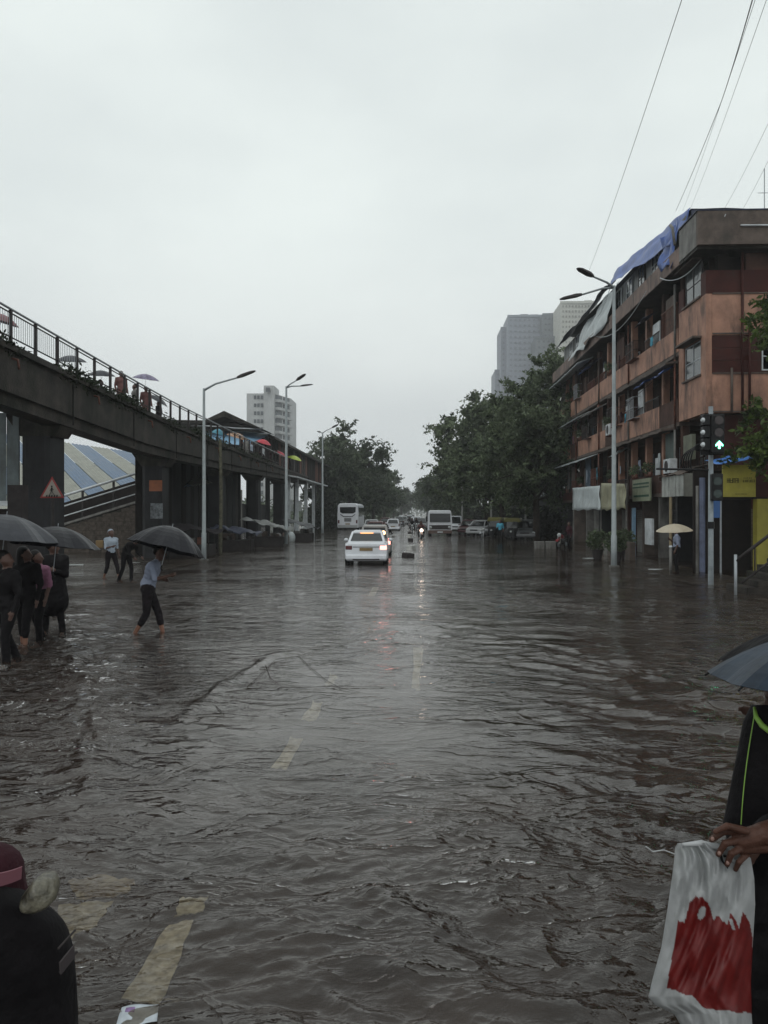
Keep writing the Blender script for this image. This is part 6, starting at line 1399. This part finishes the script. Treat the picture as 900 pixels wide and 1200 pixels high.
def bag():
    d = 2.50; nu, nv = 90, 150; V = []; A = []
    left = [(988, 794), (994, 791), (1010, 790), (1060, 783), (1110, 775), (1150, 764), (1168, 760), (1178, 768), (1188, 790), (1205, 800), (1230, 812)]
    right = [(988, 852), (1000, 874), (1006, 880), (1030, 884), (1060, 885), (1110, 882), (1150, 880), (1190, 881), (1205, 882), (1230, 880)]
    ly = np.interp(np.linspace(988, 1228, nv+1), [a for a, b in left], [b for a, b in left]); ry = np.interp(np.linspace(988, 1228, nv+1), [a for a, b in right], [b for a, b in right])
    r = np.random.default_rng(8); ph = r.random(12)*7
    def red(x, y):
        # ragged crowd-like top edge of the print
        u = (x-782)/100
        if u < -.02 or u > 1.0: return 0.
        top = np.interp(u, [0, .05, .12, .2, .26, .33, .42, .50, .54, .58, .64, .70, .74, .78, .84, .88, .92, .97, 1.], [1135, 1090, 1078, 1082, 1058, 1051, 1052, 1062, 1080, 1072, 1078, 1084, 1070, 1074, 1088, 1070, 1072, 1084, 1100])
        bot = np.interp(u, [0, .3, .45, 1.], [1158, 1168, 1182, 1188])
        xl = np.interp(y, [1050, 1158], [800, 781])
        hole = (x-823+.25*(y-1068))**2/20+(y-1070)**2/60 < 1 or abs((x-858)-.3*(y-1083)) < 2 and 1076 < y < 1090
        return float(y > top+.8*math.sin(x*.9) and y < bot+.8*math.sin(x*.3) and x > xl and not hole)
    for side in (0, 1):
        for j in range(nv+1):
            y = 988+240*j/nv; v = j/nv
            for i in range(nu+1):
                u = i/nu; x = ly[j]*(1-u)+ry[j]*u
                bulge = math.sin(PI*u)**.6*(.018+.085*v**.8)*(1-.2*v)
                fold = .011*abs(math.sin(u*9+v*4+ph[5]))*math.sin(v*7+u*3+ph[6])+.006*abs(math.sin(v*13-u*9+ph[7]))+.008*math.sin(u*17+v*3+ph[0])*(1-.4*v)+.006*math.sin(u*31-v*5+ph[1])*math.sin(v*9+ph[2])+.005*math.sin(v*26+u*11+ph[3])+.003*math.sin(u*57+v*33+ph[4])
                fold += .010*max(0, 1-v*2.2)*math.sin((u-.75)*40*(1+v))
                dd = d+(-1 if side == 0 else 1)*bulge + fold*(1 if side == 0 else .6)*math.sin(PI*u)**.5
                V.append(W(x, y, dd)); A.append((x/100, y/100, red(x, y) if side == 0 else 0))
    I = np.arange((nu+1)*(nv+1)).reshape(nv+1, nu+1)
    Fa = np.stack([I[:-1, :-1], I[1:, :-1], I[1:, 1:], I[:-1, 1:]], -1).reshape(-1, 4)
    off = (nu+1)*(nv+1); Fq = np.concatenate([Fa, Fa[:, ::-1]+off])
    o = np_mesh('carrier_bag', np.array(V), Fq, bagmat(), smooth=True); tag(o, 'white plastic carrier bag with a big red print held by the raincoat wearer', 'bag')
    at_ = o.data.attributes.new('uvp', 'FLOAT_VECTOR', 'POINT'); at_.data.foreach_set('vector', np.array(A, np.float32).ravel())
    for pts in ([(800, 990), (822, 988), (845, 994), (856, 1003)], [(876, 1004), (868, 1010), (860, 1010), (853, 1003)]):
        k = M(); k.tube([W(x, y, d-.02) for x, y in pts], [.006, .010, .009, .006], 7); k.build('handle', mat('white_plastic', (.42, .43, .44), .4), o, smooth=True)
    k = M(); k.tube([W(x, y, 2.46) for x, y in ((843, 996), (846, 1008), (852, 1017), (856, 1004), (848, 1003))], .004, 6); k.build('black_loop', BLACK, o)
    k = M(); k.tube([W(x, y, d) for x, y in ((791, 1001), (778, 996), (765, 998), (757, 992))], .0016, 5); k.build('loose_string', mat('white_plastic'
    , (.42, .43, .44), .4), o)
bag()
# second dark umbrella and figure behind at the right edge
q2 = W(950, 600, 3.9); q2.z = -.06
person('person', 'black clad person half outside the picture behind the raincoat wearer', q2, 1.2, JS, CLB, CLB, vox=.02, scale=.96, hood=CLB)
umbrella('black umbrella poking out behind the blue black one at the right edge', W(948, 735, 3.7), .40, .15, (-.05, 0), .2, CLB, .55)
# left: hooded person in black with maroon hood
q3 = W(-95, 600, 1.45); q3.z = -.1
p3, _ = person('person', 'hooded person in a black raincoat and maroon hood at the lower left corner', q3, .3, dict(BASEJ, hd=(-.02, .0, 1.50), neck=(0, 0, 1.36)), CLB, CLB, vox=.009, hood=CLMAR, scale=.93, fat=1.05)
bp = outline_body('rain_jacket', [(22, 1036), (60, 1062), (78, 1082), (86, 1108), (90, 1150), (92, 1200), (90, 1300)], -190, 1.42, .16, CLB, wr=.006)
def adopt(o, par, loc, rz, sc=1): o.parent = par; o.matrix_parent_inverse = (Matrix.Translation(loc) @ Matrix.Rotation(rz, 4, 'Z') @ Matrix.Scale(sc, 4)).inverted()
adopt(bp, p3, q3, .3, .93)
k = M()
for i in range(9): t = i/8; k.v += [tuple(W(-20+46*t, 1024-9*t+3*math.sin(t*3), 1.27+.02*t)), tuple(W(-20+45*t, 1040-11*t+3*math.sin(t*3), 1.27+.02*t))]
for i in range(8): k.f.append((i*2, i*2+2, i*2+3, i*2+1)); k.mi.append(0)
adopt(k.build('pink_band', mat('pink_band_cloth', (.13, .045, .06), .7), None, solid=.004), p3, q3, .3, .93)
k = M(); T = Matrix.Rotation(.6, 3, 'Y')
c_ = W(48, 1047, 1.30); k.ell((0, 0, 0), (.024, .04, .033), 30, 22, T=T)
for i_, v_ in enumerate(k.v):
    f_ = 1+.06*math.sin(v_[0]*130+v_[2]*70)+.05*math.sin(v_[2]*170-v_[1]*90+1)+.02*math.sin(v_[0]*310+v_[1]*200); k.v[i_] = (c_.x+v_[0]*f_, c_.y+v_[1]*f_, c_.z+v_[2]*f_)

hk = M(); hk.ell(W(-30, 1062, 1.36), (.085, .10, .112), 24, 18)
for i_, v_ in enumerate(hk.v): hk.v[i_] = (v_[0]+.006*math.sin(v_[2]*60), v_[1], v_[2]+.006*math.sin(v_[0]*50+v_[2]*20))
adopt(hk.build('hood', mat('maroon_hood_cloth', (.028, .007, .011), .8, var=.4, bump=.01, bscale=30), None, smooth=True), p3, q3, .3, .93)
o = k.build('clear_pouch', mat('cream_pouch', (.035, .03, .022), .3, var=.5, scale=24, bump=.006, bscale=50, col2=(.13, .12, .09)), None, smooth=True); tag(o, 'cream shiny crumpled pouch on the shoulder of the hooded person', 'pouch')
for (a, b) in (((68, 1112), (88, 1090)), ((70, 1140), (90, 1115))):
    k = M(); k.tube([W(a[0], a[1], 1.262), W(b[0], b[1], 1.30)], .002, 6); adopt(k.build('seam', RAIL, None), p3, q3, .3, .93)
k = M(); k.v = [tuple(W(70, 1128, 1.258)), tuple(W(86, 1108, 1.29)), tuple(W(87, 1122, 1.29)), tuple(W(71, 1142, 1.258))]; k.f = [(0, 1, 2, 3)]; k.mi = [0]
adopt(k.build('reflective_patch', mat('dull_patch', (.05, .042, .044), .4), None, solid=.003), p3, q3, .3, .93)
# floating scrap of paper
c0 = [W(143, 1186, 3.30), W(186, 1181, 3.33), W(184, 1204, 3.2), W(136, 1206, 3.18)]
k = M(); n = 8
for j in range(n+1):
    for i in range(n+1):
        u, v = i/n, j/n; p = (c0[0]*(1-u)+c0[1]*u)*(1-v)+(c0[3]*(1-u)+c0[2]*u)*v; p.z = .018+.006*math.sin(u*5+v*3); k.v.append(tuple(p))
for j in range(n):
    for i in range(n): a = j*(n+1)+i; k.f.append((a, a+1, a+n+2, a+n+1)); k.mi.append(1 if (i in (1, 2) and j in (1, 2)) else 0)
o = k.build('paper_scrap', [mat('wet_paper', (.42, .46, .50), .6, var=.2, scale=12), mat('purple_ink', (.20, .12, .26), .6, var=.4, scale=30)], smooth=True, solid=.001); tag(o, 'crumpled white paper scrap with purple print floating at the bottom left', 'paper')
# floating twigs
TWR = .5
tw = thing('floating_twigs', 'thin bare branching twigs floating on the water in mid road', 'twigs', (0, 10, 0), world=True)
for pts in ([(290, 806), (305, 792), (322, 774), (350, 770), (378, 760)], [(305, 784), (345, 780), (390, 777), (420, 778)], [(312, 780), (318, 796), (330, 806)], [(350, 768), (362, 782), (385, 800), (400, 808), (420, 812)], [(385, 775), (412, 776), (425, 779)], [(264, 812), (300, 808), (380, 806), (470, 806)], [(252, 828), (262, 838), (248, 846)]):
    P = [G(a, b)+Vector((rr.uniform(-.01, .01), 0, .012)) for a, b in pts]; k = M(); k.tube(P, [.0035]+[.0028]*(len(P)-2)+[.0015], 6); k.build('twig', BARK, tw, smooth=True)
# floating litter specks on both sides
lit = [(157, 660, 'pale flat litter floating near the left stalls'), (84, 663, 'long white strip floating by the left steps'), (690, 655, 'small white litter floating on the right by the lamp post'), (767, 668, 'white litter floating left of the bollards'), (826, 667, 'flat white sheet floating at the foot of the traffic light')]
for px, py, lab in lit:
    q = G(px, py); k = M(); s = .35 if px != 84 else .6
    for i in range(7): a = 2*PI*i/7; k.v.append((q.x+s*math.cos(a)*rr.uniform(.6, 1), q.y+s*.5*math.sin(a), .02+rr.uniform(0, .02)))
    k.f.append(tuple(range(7))); k.mi.append(0); tag(k.build('floating_litter', mat('pale_litter', (.4, .42, .42), .5), solid=.01), lab, 'litter', 'litter floating on the water')
# dark roadside clutter that fills the ground line under the trees
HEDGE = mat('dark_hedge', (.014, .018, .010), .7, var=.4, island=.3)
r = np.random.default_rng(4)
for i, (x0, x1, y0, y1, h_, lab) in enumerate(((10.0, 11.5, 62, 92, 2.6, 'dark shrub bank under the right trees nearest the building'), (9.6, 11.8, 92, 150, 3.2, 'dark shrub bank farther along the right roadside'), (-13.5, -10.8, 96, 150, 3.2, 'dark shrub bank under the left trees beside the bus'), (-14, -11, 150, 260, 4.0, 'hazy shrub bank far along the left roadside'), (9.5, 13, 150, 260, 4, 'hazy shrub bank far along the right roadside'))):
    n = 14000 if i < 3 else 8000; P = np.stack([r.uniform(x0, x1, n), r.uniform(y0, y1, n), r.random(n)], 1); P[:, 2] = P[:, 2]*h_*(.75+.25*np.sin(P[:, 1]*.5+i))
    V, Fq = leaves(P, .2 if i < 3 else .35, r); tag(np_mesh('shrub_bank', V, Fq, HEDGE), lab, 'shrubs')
# dark walls added behind the trees so that the ground line stays dark
for x, y0, y1, h_, lab in ((13.2, 62, 150, 3.6, 'long dark wall added behind the right trees'), (-15.6, 118, 190, 3.4, 'long dark wall added behind the left trees')):
    wl_ = thing('added_back_wall', lab, 'wall', (x, y0, 0), world=True)
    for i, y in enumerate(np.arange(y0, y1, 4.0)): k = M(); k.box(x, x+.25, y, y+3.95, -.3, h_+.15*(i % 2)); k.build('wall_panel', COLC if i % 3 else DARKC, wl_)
